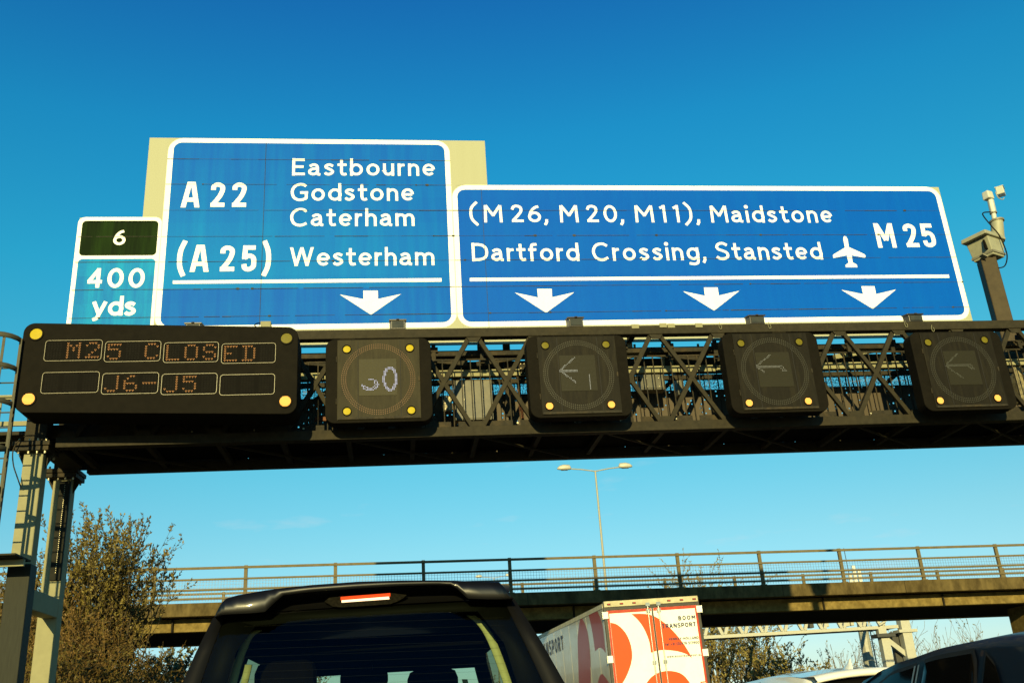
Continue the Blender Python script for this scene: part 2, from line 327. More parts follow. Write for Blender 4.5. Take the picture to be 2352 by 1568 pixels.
# ------------------------------------------------------------------ signs
def sheeting(name, col, streak, joint_z, x0=-8, joint_x=(), amt=.55, rough=.55, spec=.06, sheen=0.0):
    """retro-reflective sheeting on extruded planks: rain streaks, grime collecting along the joints"""
    mt = bpy.data.materials.new(name); mt.use_nodes = True; MATS[name] = mt
    nt = mt.node_tree; N = nt.nodes; L = nt.links; b = N['Principled BSDF']; b.inputs['Roughness'].default_value = rough
    b.inputs['Specular IOR Level'].default_value = spec
    tc = N.new('ShaderNodeTexCoord')
    mp = N.new('ShaderNodeMapping'); mp.inputs['Scale'].default_value = (2.2, 1, .18); L.new(tc.outputs['Object'], mp.inputs['Vector'])
    n1 = N.new('ShaderNodeTexNoise'); n1.inputs['Scale'].default_value = 1.6; n1.inputs['Detail'].default_value = 7; n1.inputs['Roughness'].default_value = .6; L.new(mp.outputs['Vector'], n1.inputs['Vector'])
    r1 = N.new('ShaderNodeMapRange'); r1.inputs['From Min'].default_value = .42; r1.inputs['From Max'].default_value = .75; r1.inputs['To Max'].default_value = amt; L.new(n1.outputs['Fac'], r1.inputs['Value'])
    # each plank a slightly different shade
    s = N.new('ShaderNodeSeparateXYZ'); L.new(tc.outputs['Object'], s.inputs[0])
    fl = N.new('ShaderNodeMath'); fl.operation = 'MULTIPLY_ADD'; fl.inputs[1].default_value = 1/.663; fl.inputs[2].default_value = -9.896/.663+.5; L.new(s.outputs['Z'], fl.inputs[0])
    f2 = N.new('ShaderNodeMath'); f2.operation = 'FLOOR'; L.new(fl.outputs[0], f2.inputs[0])
    wn = N.new('ShaderNodeTexWhiteNoise'); wn.noise_dimensions = '1D'; L.new(f2.outputs[0], wn.inputs['W'])
    ad = N.new('ShaderNodeMath'); ad.operation = 'MULTIPLY_ADD'; ad.inputs[1].default_value = .22*amt; L.new(wn.outputs['Value'], ad.inputs[0]); L.new(r1.outputs['Result'], ad.inputs[2])
    if sheen:   # cyan sky sheen painted into the middle planks, most at left; lowest two plain
        fz = N.new('ShaderNodeMapRange'); fz.inputs['From Min'].default_value = 13.9; fz.inputs['From Max'].default_value = 10.9; fz.inputs['To Max'].default_value = sheen; L.new(s.outputs['Z'], fz.inputs['Value'])
        fx = N.new('ShaderNodeMapRange'); fx.inputs['From Min'].default_value = 2.0; fx.inputs['From Max'].default_value = -5.0; fx.inputs['To Min'].default_value = .25; L.new(s.outputs['X'], fx.inputs['Value'])
        gt = N.new('ShaderNodeMath'); gt.operation = 'GREATER_THAN'; gt.inputs[1].default_value = 10.561; L.new(s.outputs['Z'], gt.inputs[0])
        fa = N.new('ShaderNodeMath'); fa.operation = 'MULTIPLY'; L.new(fz.outputs[0], fa.inputs[0]); L.new(fx.outputs[0], fa.inputs[1])
        fb = N.new('ShaderNodeMath'); fb.operation = 'MULTIPLY_ADD'; L.new(fa.outputs[0], fb.inputs[0]); L.new(gt.outputs[0], fb.inputs[1]); L.new(ad.outputs[0], fb.inputs[2]); ad = fb
    mx = N.new('ShaderNodeMix'); mx.data_type = 'RGBA'; mx.inputs['A'].default_value = (*col, 1); mx.inputs['B'].default_value = (*streak, 1); L.new(ad.outputs[0], mx.inputs['Factor'])
    out = mx.outputs['Result']
    # fine mottling of the film
    n3 = N.new('ShaderNodeTexNoise'); n3.inputs['Scale'].default_value = 45; n3.inputs['Detail'].default_value = 3; L.new(tc.outputs['Object'], n3.inputs['Vector'])
    hs = N.new('ShaderNodeHueSaturation'); r3 = N.new('ShaderNodeMapRange'); r3.inputs['To Min'].default_value = .85; r3.inputs['To Max'].default_value = 1.15; L.new(n3.outputs['Fac'], r3.inputs['Value']); L.new(r3.outputs['Result'], hs.inputs['Value']); L.new(out, hs.inputs['Color'])
    L.new(hs.outputs['Color'], b.inputs['Base Color'])
    return mt
BLUE = sheeting('blue_sheeting', (.0002, .078, .43), (.001, .125, .47), 0, amt=.25)
BLUE_SHEEN = sheeting('blue_sheeting_sheen', (.0002, .082, .42), (.001, .20, .50), 0, amt=.30, sheen=.6)  # A22 blue with the sky's sheen mixed into its colour
TEAL = sheeting('teal_sheeting', (.0006, .135, .42), (.003, .33, .56), 0, amt=.7, rough=.5, spec=.06)
BLACK = sheeting('black_sheeting', (.005, .009, .004), (.022, .055, .008), 0, amt=.5, rough=.6, spec=.02)
WHITE = sheeting('white_sheeting', (.86, .86, .82), (.78, .76, .66), 0, amt=.35)
BEIGE = sheeting('grey_backing_sheet', (.345, .35, .245), (.32, .32, .22), 0, amt=.4)
GRIME = mat('joint_grime', (.05, .048, .03), rough=.9, vary=.6, scale=14)
JOINT = [13.893, 13.218, 12.536, 11.864, 11.234, 10.561, 9.896]
YS = 20.0
def pl(q): p = at(q, YS); return p.x, p.z
def sign_panel(parent, x0, x1, z0, z1, m_, name='panel', y=YS):
    return MB().box(x0, x1, y, y+.05, z0, z1).build(name, m_, parent)
def flat(mb, pts, y):
    mb.add([(x, y, z) for x, z in pts], [tuple(range(len(pts)))])
def grime(parent, x0, x1, zs, y, seed, xs=(), zt=14.4):
    """the joints between planks: thin broken dark lines with rust spots"""
    rnd = random.Random(seed); mb = MB()
    for z in zs:
        x = x0
        while x < x1-.02:
            l = min(x1-x, rnd.uniform(.12, .9)); h = rnd.uniform(.003, .008)*(1.5 if rnd.random() < .25 else 1)
            mb.add([(x, y, z-h), (x+l, y, z-h*rnd.uniform(.5, 1)), (x+l, y, z+h*.3), (x, y, z+h*.4)], [(0, 1, 2, 3)])
            x += l*rnd.choice((1, 1, 1.25))
            if rnd.random() < .12:
                r = rnd.uniform(.012, .03); flat(mb, [(x+r*math.cos(a)*1.6, z+r*math.sin(a)) for a in (0, 1, 2.2, 3, 4, 5.2)], y-.0004)
    for x in xs: mb.add([(x-.004, y, zs[-1]-.4), (x+.004, y, zs[-1]-.4), (x+.004, y, zt), (x-.004, y, zt)], [(0, 1, 2, 3)])
    return mb.build('panel_joint', GRIME, parent, fix=False)
def arrow(lt, rt, st0, st1, n0, n1, tip): return [st0, st1, n1, rt, tip, lt, n0]

# --- sign for the A22
A22 = thing('direction_sign', (-1.6, YS, 9.2), 'large blue motorway sign for the A22 to Eastbourne, beige strips down both sides', 'road sign')
X0, X1, ZT, ZB_ = -5.505, 2.357, 14.469, 9.15
sign_panel(A22, X0, 1.62, ZB_, ZT, BEIGE, 'backing_panel'); MB().box(1.62, X1, YS, YS+.05, 13.222, ZT).build('backing_panel', BEIGE, A22)
bi = [pl(ZA(907, 137)), pl(ZB(1432, 140)), pl(ZB(1490, 1455)), pl(ZA(822, 1474))]
bx0 = (bi[0][0]+bi[3][0])/2; bx1 = (bi[1][0]+bi[2][0])/2; bz1 = (bi[0][1]+bi[1][1])/2; bz0 = pl(ZB(1490, 1455))[1]
BW = .122
outr = rrect(bx0-BW, bx1+BW, bz0-BW, bz1+BW-.005, .34); inr = rrect(bx0, bx1, bz0, bz1, .19)
mb = MB(); flat(mb, inr, YS-.004); mb.build('blue_face', BLUE_SHEEN, A22)
mb = MB(); ring_plate(mb, outr, inr, YS-.004); mb.build('border', WHITE, A22)
grime(A22, bx0-BW, bx1+BW, JOINT, YS-.0165, 1, xs=(pl(ZA(1590, 300))[0],), zt=bz1)
YL = YS-.009
def word(parent, name, chars, a, b, cap, hw=.096):
    (x0, z0), (x1, z1) = pl(a), pl(b); mb = MB(); text(mb, chars, x0, x1, z0, z1, cap, YL, hw)
    o = mb.build(name, WHITE, parent, fix=False); return o
caph = pl(ZB(310, 248))[1]-pl(ZB(310, 375))[1]
word(A22, 'place_name', 'Eastbourne', ZB(308, 375), ZB(1367, 377), caph)['label'] = 'white lettering Eastbourne'
word(A22, 'place_name', 'Godstone', ZB(297, 562), ZB(1212, 560), caph)['label'] = 'white lettering Godstone'
word(A22, 'place_name', 'Caterham', ZB(293, 749), ZB(1218, 747), caph)['label'] = 'white lettering Caterham'
word(A22, 'place_name', 'Westerham', ZB(290, 1042), ZB(1365, 1036), caph)['label'] = 'white lettering Westerham'
mcap = pl(ZA(1000, 422))[1]-pl(ZA(1000, 610))[1]
def route(parent, items, cap, lab):
    mb = MB()
    for ch, a, b in items:
        (x0, z0), (x1, z1) = pl(a), pl(b); text(mb, [ch], x0, x1, z0, z1, cap, YL, .112)
    o = mb.build('route_number', WHITE, parent, fix=False); o['label'] = lab; return o
route(A22, [('Am', ZA(962, 610), ZA(1105, 610)), ('2m', ZA(1178, 610), ZA(1288, 610)), ('2m', ZA(1337, 610), ZA(1448, 610))], mcap, 'white route number A 22')
route(A22, [('(m', ZA(932, 1085), ZA(997, 1085)), ('Am', ZA(1028, 1085), ZA(1172, 1085)), ('2m', ZA(1247, 1085), ZA(1360, 1085)), ('5m', ZA(1410, 1085), ZA(1523, 1085)), (')m', ZA(1563, 1083), ZA(1628, 1083))], mcap, 'white route number A 25 in brackets')
def quad(parent, name, pts, lab=None):
    mb = MB(); flat(mb, [pl(p) for p in pts], YL); o = mb.build(name, WHITE, parent)
    if lab: o['label'] = lab
    return o
quad(A22, 'dividing_line', [ZA(907, 1173), ZA(907, 1149), ZB(1413, 1131), ZB(1413, 1157)])
quad(A22, 'lane_arrow', [ZB(836, 1223), ZB(943, 1223), ZB(945, 1285), ZB(1114, 1248), ZB(893, 1400), ZB(663, 1252), ZB(837, 1286)])

# --- sign for the M25
M25 = thing('direction_sign', (7.6, YS, 9.2), 'long blue motorway sign for the M25 with three lane arrows and an aeroplane symbol', 'road sign')
sign_panel(M25, 1.622, 13.866, 9.15, 13.218, BEIGE, 'backing_panel', YS+.0)
ci = [pl(ZC(52, 115)), pl(ZD(1800, 145)), pl(ZD(2055, 1203)), pl(ZC(105, 1153))]
cx0 = (ci[0][0]+ci[3][0])/2; cx1 = (ci[1][0]+ci[2][0])/2; cz1 = ci[0][1]; cz0 = ci[3][1]
outr = rrect(cx0-BW, cx1+BW, cz0-BW, cz1+BW, .34); inr = rrect(cx0, cx1, cz0, cz1, .19)
mb = MB(); flat(mb, inr, YS-.006); mb.build('blue_face', BLUE, M25)
mb = MB(); ring_plate(mb, outr, inr, YS-.006); mb.build('border', WHITE, M25)
grime(M25, cx0-BW, cx1+BW, JOINT[2:], YS-.0165, 2, xs=(pl(ZC(255, 300))[0],), zt=cz1)
lc = pl(ZC(270, 235))[1]-pl(ZC(270, 373))[1]
for grp in ([('(', ZC(150, 373), ZC(222, 373)), ('M', ZC(266, 373), ZC(416, 373)), ('26', ZC(480, 373), ZC(720, 373)), (',', ZC(742, 373), ZC(772, 373))], [('M', ZC(862, 373), ZC(1013, 373)), ('20', ZC(1072, 373), ZC(1318, 373)), (',', ZC(1338, 373), ZC(1368, 373))], [('M', ZC(1453, 373), ZC(1606, 373)), ('11', ZC(1650, 373), ZC(1808, 373)), (')', ZC(1845, 373), ZC(1912, 373)), (',', ZC(1936, 373), ZC(1964, 373))]):
    mb = MB()
    for chs, a, b in grp:
        (x0, z0), (x1, z1) = pl(a), pl(b); text(mb, list(chs), x0, x1, z0, z1, lc, YL)
    o = mb.build('motorway_lettering', WHITE, M25, fix=False); o['label'] = 'white lettering '+''.join(g[0] for g in grp)
word(M25, 'place_name', 'Maidstone', ZC(2048, 374), ZD(926, 409), lc)['label'] = 'white lettering Maidstone'
word(M25, 'place_name', 'Dartford', ZC(172, 677), ZC(1018, 675), lc)['label'] = 'white lettering Dartford'
word(M25, 'place_name', 'Crossing,', ZC(1118, 674), ZC(2012, 668), lc)['label'] = 'white lettering Crossing,'
word(M25, 'place_name', 'Stansted', ZC(2088, 667), ZD(842, 724), lc)['label'] = 'white lettering Stansted'
mc2 = pl(ZD(1270, 415))[1]-pl(ZD(1310, 623))[1]
route(M25, [('Mm', ZD(1308, 623), ZD(1473, 623)), ('2m', ZD(1552, 622), ZD(1668, 622)), ('5m', ZD(1703, 622), ZD(1820, 622))], mc2, 'white route number M 25')
quad(M25, 'dividing_line', [ZC(155, 834), ZC(155, 808), ZD(1913, 853), ZD(1917, 880)])
quad(M25, 'lane_arrow', [ZC(683, 894), ZC(797, 894), ZC(800, 960), ZC(973, 920), ZC(753, 1080), ZC(508, 923), ZC(690, 961)])
quad(M25, 'lane_arrow', [ZC(1990, 883), ZC(2097, 882), ZC(2107, 946), ZC(2268, 908), ZC(2070, 1063), ZC(1825, 912), ZC(1998, 948)])
quad(M25, 'lane_arrow', [ZD(1165, 952), ZD(1277, 952), ZD(1291, 1020), ZD(1460, 980), ZD(1263, 1145), ZD(995, 983), ZD(1180, 1020)])
ap = [(1022, 523), (1036, 530), (1048, 552), (1058, 618), (1190, 678), (1200, 690), (1198, 709), (1083, 688), (1090, 748), (1126, 768), (1131, 790), (1032, 790), (1029, 770), (1056, 752), (1040, 688), (926, 711), (921, 690), (928, 680), (1024, 622), (1010, 552), (1013, 530)]
P_ = [pl(ZD(*p)) for p in ap]
bm = bmesh.new(); fc = bm.faces.new([bm.verts.new((x, YL, z)) for x, z in P_]); fc.normal_update(); bmesh.ops.triangulate(bm, faces=[fc]); me = bpy.data.meshes.new('airport_symbol'); bm.to_mesh(me); bm.free()
mb = MB(); mb.add([tuple(v.co) for v in me.vertices], [tuple(p.vertices) for p in me.polygons]); mb.build('airport_symbol', WHITE, M25)

# --- distance sign
D4 = thing('direction_sign', (-6.1, YS, 9.2), 'narrow white edged sign reading 6 over 400 yds at the far left', 'road sign')
sign_panel(D4, -6.855, -5.507, 9.15, 12.349, BEIGE, 'backing_panel'); 
g0 = [pl(ZA(238, 709)), pl(ZA(800, 709)), pl(ZA(785, 962)), pl(ZA(218, 962))]
gx0 = (g0[0][0]+g0[3][0])/2; gx1 = (g0[1][0]+g0[2][0])/2; gz1 = g0[0][1]; gz0 = g0[2][1]; hz1 = pl(ZA(500, 989))[1]
yD = YS-.0075
oi = rrect(gx0-.14, gx1+.05, 9.15, gz1+.13, .14)
mb = MB()
for a in ((gx0-.13, gx0, 9.15, gz1), (gx0, gx1, gz0, hz1)): mb.add([(a[0], yD, a[2]), (a[1], yD, a[2]), (a[1], yD, a[3]), (a[0], yD, a[3])], [(0, 1, 2, 3)])
mb = MB(); flat(mb, rrect(gx0-.095, gx1+.075, 9.16, gz1+.095, .15), yD); mb.build('border', WHITE, D4)
mb = MB(); flat(mb, rrect(gx0, gx1, hz1*0+gz0, gz1, .09), yD-.004); mb.build('black_face', BLACK, D4)
hh = rrect(gx0, gx1, 9.17, hz1, .09); mb = MB(); flat(mb, hh, yD-.004); mb.build('blue_face', TEAL, D4)
grime(D4, -6.84, gx1+.05, JOINT[3:], YS-.021, 3, xs=(), zt=12.3)
YL = YS-.014
c6 = pl(ZA(510, 775))[1]-pl(ZA(510, 888))[1]
word(D4, 'junction_number', '6', ZA(463, 888), ZA(556, 888), c6, .12)
c4 = pl(ZA(400, 1060))[1]-pl(ZA(400, 1203))[1]
word(D4, 'distance_number', '400', ZA(266, 1203), ZA(694, 1202), c4, .122)
word(D4, 'distance_unit', 'yds', ZA(305, 1409), ZA(632, 1407), pl(ZA(500, 1265))[1]-pl(ZA(500, 1409))[1], .122)
# ------------------------------------------------------------------ overhead gantry
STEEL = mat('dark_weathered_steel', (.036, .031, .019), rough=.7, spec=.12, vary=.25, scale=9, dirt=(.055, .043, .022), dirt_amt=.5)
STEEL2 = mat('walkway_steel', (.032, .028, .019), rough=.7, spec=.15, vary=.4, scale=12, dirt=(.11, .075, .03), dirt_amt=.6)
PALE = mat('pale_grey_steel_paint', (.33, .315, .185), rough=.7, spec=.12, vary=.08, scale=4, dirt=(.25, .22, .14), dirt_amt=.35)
RUST = mat('rusty_steel', (.16, .06, .025), rough=.85, vary=.5, scale=20)
BOLT = mat('galvanised_bolt', (.62, .55, .35), rough=.4, metal=.3)
DECK = mat('gantry_deck_underside', (.006, .005, .004), rough=.95, spec=.05, vary=.4)
HOLES = perforated('perforated_kick_plate', (.055, .040, .022), .105, .27)
XL, XR = -7.25, 19.5
GAN = thing('overhead_gantry', (-7.0, 20.5, 0), 'dark steel truss gantry spanning the motorway and carrying the blue signs', 'gantry')
YF, YB = 19.4, 21.5
def gb(name, m_, *args, bevel=0.0):
    mb = MB()
    for a in args: mb.box(*a)
    return mb.build(name, m_, GAN, bevel=bevel)
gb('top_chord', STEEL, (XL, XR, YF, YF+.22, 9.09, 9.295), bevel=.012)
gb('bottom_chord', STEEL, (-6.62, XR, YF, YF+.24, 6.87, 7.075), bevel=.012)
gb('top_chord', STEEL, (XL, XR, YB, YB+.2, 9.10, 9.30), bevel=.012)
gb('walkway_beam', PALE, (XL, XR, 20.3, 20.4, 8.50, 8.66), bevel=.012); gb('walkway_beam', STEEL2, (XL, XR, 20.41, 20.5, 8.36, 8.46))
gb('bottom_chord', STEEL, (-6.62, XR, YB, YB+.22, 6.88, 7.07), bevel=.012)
nodes = [-6.4, -4.95, -3.55, -2.26, -.91, .44, 1.79, 3.14, 4.5, 5.85, 7.28, 8.72, 10.15, 11.58, 13.02, 14.46, 15.9, 17.3, 18.7]
for i in range(len(nodes)-1):
    a, b = nodes[i]+.10, nodes[i+1]-.10
    MB().beam((a, YF+.11, 7.07), (b, YF+.11, 9.10), .10, .10, (0, 1, 0)).build('diagonal_brace', STEEL, GAN, bevel=.006)
    MB().beam((b, YF+.115, 7.07), (a, YF+.115, 9.10), .092, .092, (0, 1, 0)).build('diagonal_brace', STEEL, GAN, bevel=.006)
# rear face: wide pale diagonals and a handrail beam caught by the sun
for i in range(0, len(nodes)-2, 2):
    a, c, b = nodes[i], nodes[i+1], nodes[i+2]
    MB().beam((a+.1, 20.12, 8.72), (c-.1, 20.12, 8.90), .05, .11, (0, 0, 1)).build('walkway_brace', PALE if i % 4 == 0 else STEEL2, GAN)
    MB().beam((c+.1, 20.12, 8.88), (b-.1, 20.12, 8.74), .05, .12, (0, 0, 1)).build('walkway_brace', STEEL2, GAN)
    MB().beam((a, YB+.1, 7.07), (a, YB+.1, 9.12), .12, .12, (0, 1, 0)).build('rear_upright', STEEL2, GAN)
    MB().beam((a, YB+.12, 7.07), (b, YB+.12, 9.1), .10, .09, (0, 1, 0)).build('rear_brace', STEEL2, GAN)
gb('rear_beam', STEEL, (XL, XR, YB-.06, YB-.005, 8.86, 9.02))
gb('cable_tray', STEEL2, (XL, XR, YF+.55, YF+.85, 8.86, 8.99), bevel=.01)
for k in range(24):
    x = -6.6+k*1.07
    MB().box(x, x+.09, YF+.5, YF+.55, 8.66, 9.12).box(x-.05, x+.14, YF+.49, YF+.5, 8.94, 9.05).build('tray_hanger', STEEL2, GAN)
for i, x in enumerate(nodes):
    for z0, z1 in ((7.076, 7.25), (8.92, 9.089)):
        g_ = MB().prism([(x-.16, YF+.02, z0), (x+.16, YF+.02, z0), (x+.09, YF+.02, z1-.06), (x-.09, YF+.02, z1-.06)] if z0 < 8 else [(x-.09, YF+.02, z0+.06), (x+.09, YF+.02, z0+.06), (x+.16, YF+.02, z1), (x-.16, YF+.02, z1)], (0, .012, 0)).build('gusset_plate', STEEL, GAN)
# walkway floor, cross bearers and wind bracing seen from below
gb('walkway_floor', DECK, (XL+.3, XR, YF+.26, YB-.02, 7.10, 7.13)); gb('kick_plate', HOLES, (XL+.3, XR, YB+.21, YB+.215, 7.0, 7.6))
for i, x in enumerate(nodes):
    MB().box(x-.05, x+.05, YF+.25, YB, 6.93, 7.05).build('cross_bearer', STEEL, GAN)
    if i < len(nodes)-1 and i % 2 == 0:
        MB().beam((x+.1, YF+.26, 6.90), (nodes[i+1]+.9, YB, 6.90), .05, .04).build('wind_brace', STEEL, GAN)
# inner railing: slim uprights in one run
mb = MB()
x = -1.75; rnd = random.Random(3)
while x < 18.8:
    mb.beam((x, YF+.42, 7.16), (x-.01, YF+.42, 8.72), .022, .022, (0, 1, 0)); x += .205
mb.box(-1.8, 19, YF+.41, YF+.44, 8.70, 8.735)
mb.build('railing', STEEL2, GAN)
mb = MB(); x = -1.9
while x < 18.8:
    if rnd.random() < .8: mb.beam((x, YB-.25, 7.16), (x, YB-.25, 8.95), .022, .022, (0, 1, 0))
    x += .17
mb.box(-1.9, 19, YB-.26, YB-.23, 8.72, 8.76); mb.build('railing', STEEL2, GAN)
gb('mesh_screen', perforated('fine_mesh_screen', (.05, .045, .03), .035, .47), (-7, 19, YB-.29, YB-.288, 8.365, 8.85)); gb('kick_plate', HOLES, (-7, 19, YB-.31, YB-.30, 7.14, 8.36))
mb = MB()
for k in range(32):
    x = -1.9+k*.66; mb.box(x, x+.5, YF+.26, YF+.275, 7.075, 7.26)
mb.build('toe_board', STEEL2, GAN)
mb = MB()
for k in range(24):
    x = -6.3+k*1.12+(.12 if k % 2 else 0)
    mb.prism([(x+.02*math.cos(a), YF+.255, 7.19+.02*math.sin(a)) for a in (0, 1.05, 2.1, 3.14, 4.19, 5.24)], (0, -.02, 0))
mb.build('bolt_row', BOLT, GAN)
for q in (Z3(38, 147), Z3(202, 141), Z3(250, 143), Z3(413, 141)):
    p = at(q, YF-.01); MB().box(p.x, p.x+.165, YF-.022, YF-.002, p.z-.085, p.z+.015).build('tag_plate', PALE, GAN, bevel=.003)
# slotted strut channels and sign posts behind the boards
for x in (-4.7, -1.2, 2.0, 5.4, 8.9, 12.6):
    zt = 13.6 if x < 1.7 else 12.6
    MB().box(x-.07, x+.07, YS+.055, YS+.2, 8.9, zt).build('sign_post', PALE, GAN)
    MB().box(x-.06, x+.06, YF+.22, YS+.06, 9.14, 9.26).build('sign_bracket', STEEL, GAN)
for q0, q1 in ((T4(600, 340), T4(625, 655)), (T4(1110, 340), T4(1125, 560)), (T4(205, 345), T4(230, 600)), (T4(725, 460), T4(745, 650))):
    a = at(q0, 20.6); b = at(q1, 20.6); MB().beam(a, b, .05, .03, (0, 1, 0)).build('slotted_strut', PALE, GAN)
a = at(T3(1510, 230), 20.4); b = at(T3(1570, 1300), 20.4); MB().beam(a, b, .16, .08, (0, 1, 0)).build('cable_ladder', STEEL2, GAN)
a = at(T3(1675, 720), 20.7); b = at(T3(1735, 1330), 20.7); MB().beam(a, b, .075, .05, (0, 1, 0)).build('rusty_strut', RUST, GAN)
a = at(Z2(265, 740), 20.2); MB().box(a.x-.05, a.x+.3, 20.2, 20.25, a.z-.06, a.z+.03).build('rusty_strut', RUST, GAN)

# supporting legs: two at each end, joined by a tie beam
def leg(x, y, top, tw, bw):
    mb = MB()
    h0, h1 = bw/2, tw/2
    mb.hexa([(x-h0, y-.17, 0), (x+h0, y-.17, 0), (x+h0, y+.17, 0), (x-h0, y+.17, 0), (x-h1, y-.15, top), (x+h1, y-.15, top), (x+h1, y+.15, top), (x-h1, y+.15, top)])
    l = mb.build('leg', PALE, GAN, bevel=.02)
    mb = MB().box(x-.32, x+.32, y-.32, y+.32, top, top+.09)
    mb.box(x-.36, x+.34, y-.34, y+.34, top+.1, top+.19)
    mb.build('cap_plate', STEEL2, l, bevel=.008)
    mb = MB()
    for dx in (-.25, -.06, .1, .25):
        for dy in (-.3, .3):
            mb.tube([(x+dx, y+dy*.88, top-.05), (x+dx, y+dy*.88, top+.25)], .022, 6)
    mb.build('cap_bolt', BOLT, l)
    for s in (-1, 1): MB().prism([(x+s*tw/2, y, top), (x+s*.34, y, top), (x+s*tw/2, y, top-.3)], (0, .03, 0)).build('stiffener', STEEL2, l)
    mb = MB().box(x-.20, x+.20, y-.17, y+.17, top+.19, 9.08); mb.build('end_post', STEEL, l)
    return l
PX, PYF, PYB = -7.03, 19.62, 21.62
lf_ = leg(PX, PYF, 6.80, .37, .40); lb_ = leg(PX-.06, PYB, 6.76, .38, .41)
MB().box(PX-.085, PX+.135, PYB-.215, PYB-.16, 4.6, 6.70).build('cable_tray', mat('slotted_dark_tray', (.018, .018, .013), rough=.7, spec=.1), lb_)
mb = MB()
for k in range(44): mb.box(PX+.02, PX+.032, PYB-.222, PYB-.216, 4.75+k*.043, 4.762+k*.043)
mb.build('slot_pattern', BOLT, lb_)
MB().box(PX-.208, PX+.208, PYF-.178, PYF+.178, .3, 4.62).build('leg_shade_sleeve', mat('leg_shade_paint', (.020, .022, .014), rough=.6, spec=.15, vary=.3, stretch=(6, 6, .5)), lf_, bevel=.01)  # added dark sleeve paints the shade over the lower front leg
gb('rear_panel', STEEL2, (XL+.2, -2.1, YB-.4, YB-.38, 7.12, 8.95)); gb('toe_board', STEEL2, (XL+.2, -1.95, YF+.28, YF+.29, 7.075, 7.42))
gb('tie_beam', PALE, (PX-.16, PX+.14, PYF+.16, PYB-.17, 3.84, 4.22), bevel=.015)
leg(XR+.3, PYF, 6.80, .43, .5); leg(XR+.3, PYB, 6.80, .43, .5)
gb('tie_beam', PALE, (XR+.1, XR+.5, PYF+.25, PYB-.25, 2.75, 3.25), bevel=.015)
gb('gusset_plate', STEEL, (PX-.05, PX+.40, PYF+.36, PYB-.36, 6.92, 7.09))
mb = MB(); mb.tube(catmull([at(L2(295, 0), 19.3), at(L2(200, 70), 19.2), at(L2(145, 180), 19.2), at(L2(150, 330), 19.25), at(L2(190, 460), 19.3), at(L2(236, 590), 19.38)]), .012, 6); mb.build('cable', STEEL2, GAN)

# ------------------------------------------------------------------ caged ladder and landing
LAD = thing('caged_ladder', (-7.8, 18.9, 0), 'grey steel caged access ladder beside the left gantry leg', 'ladder')
LX0, LX1, LY = -7.68, -7.18, 18.58
LGREY = mat('ladder_steel', (.085, .08, .05), rough=.6, spec=.2, vary=.2)
for x in (LX0, LX1): MB().box(x-.025, x+.025, LY-.03, LY+.03, 4.67, 8.72).build('stile', LGREY, LAD)
z = 4.95
while z < 8.5:
    MB().tube([(LX0+.02, LY, z), (LX1-.02, LY, z)], .014, 6).build('rung', LGREY, LAD); z += .3
zz = [5.0, 5.75, 6.5, 7.37, 8.06, 8.66]
for z in zz:
    cx = (LX0+LX1)/2
    path = [(LX1-.02, LY-.02, z)]+[(cx+.38*math.cos(R(a)), LY-.38+.40*math.sin(R(a)), z) for a in range(20, -201, -20)]+[(LX0+.02, LY-.02, z)]
    mb = MB(); vs = []
    rows = [[Vector(p)+Vector((0, 0, h)) for p in path] for h in (-.05, .05)]
    mb.grid(rows); o = mb.build('cage_hoop', LGREY, LAD, fix=False); so_ = o.modifiers.new('thick', 'SOLIDIFY'); so_.thickness = .012
for a in (-5, -60, -120, -175):
    x = (LX0+LX1)/2+.385*math.cos(R(a)); y = LY-.38+.385*math.sin(R(a))
    MB().box(x-.025, x+.025, y-.006, y+.006, 5.0, 8.70).build('cage_strap', LGREY, LAD)
LND = thing('access_landing', (-8.2, 19.8, 7.0), 'dark landing platform with handrails at the top of the caged ladder', 'platform')
MB().box(-9.6, -7.2, 19.9, 21.1, 7.30, 7.38).build('floor', STEEL, LND, bevel=.01)
for x, y in ((-9.5, 19.95), (-8.5, 19.95), (-9.5, 21.05), (-8.4, 21.05), (-7.4, 21.05)):
    MB().tube([(x, y, 7.38), (x, y, 8.55)], .022, 8).build('handrail_post', PALE, LND)
for z in (7.9, 8.5):
    MB().box(-9.5, -7.3, 21.02, 21.08, z-.05, z+.05).build('handrail', PALE, LND)
    MB().tube([(-9.5, 19.95, z), (-8.5, 19.95, z)], .022, 8).build('handrail', PALE, LND)
LN2 = thing('access_landing', (-8.0, 19.3, 4.6), 'low landing step bracketed off the left gantry leg below the ladder', 'platform')
MB().box(-9.2, -6.78, 18.5, 19.3, 4.63, 4.66).build('tread_plate', STEEL, LN2)
MB().box(-9.2, -6.78, 18.95, 19.02, 4.50, 4.625).build('support_beam', PALE, LN2, bevel=.005)
MB().beam((-8.2, 18.6, 5.25), (-7.4, 18.6, 4.75), .05, .12).build('bracket', STEEL2, LN2)

# ------------------------------------------------------------------ lane signals
BLK = mat('matt_black_housing', (.0095, .008, .0052), rough=.75, vary=.2, scale=7, spec=.06, dirt=(.016, .013, .008), dirt_amt=.4)
BLK2 = mat('dusty_signal_face', (.0125, .0105, .006), rough=.6, vary=.25, scale=5, spec=.10, dirt=(.035, .030, .015), dirt_amt=.4, stretch=(3, 1, .5))
FACE = mat('signal_matrix_face', (.026, .024, .013), rough=.6, spec=.1, vary=.15, scale=30, stretch=(1, 1, 3))
DOT = mat('unlit_led', (.13, .06, .022), rough=.5, spec=.2)
DOTG = mat('unlit_led_clear', (.018, .0165, .011), rough=.5, spec=.2)
LENS_Y = mat('yellow_lens', (.50, .385, .005), spec=.12, rough=.5, vary=.2, scale=18, stretch=(1, 1, 12))
LENS_D = mat('dull_yellow_lens', (.17, .145, .012), spec=.1, rough=.5, vary=.3, scale=18, stretch=(1, 1, 12))
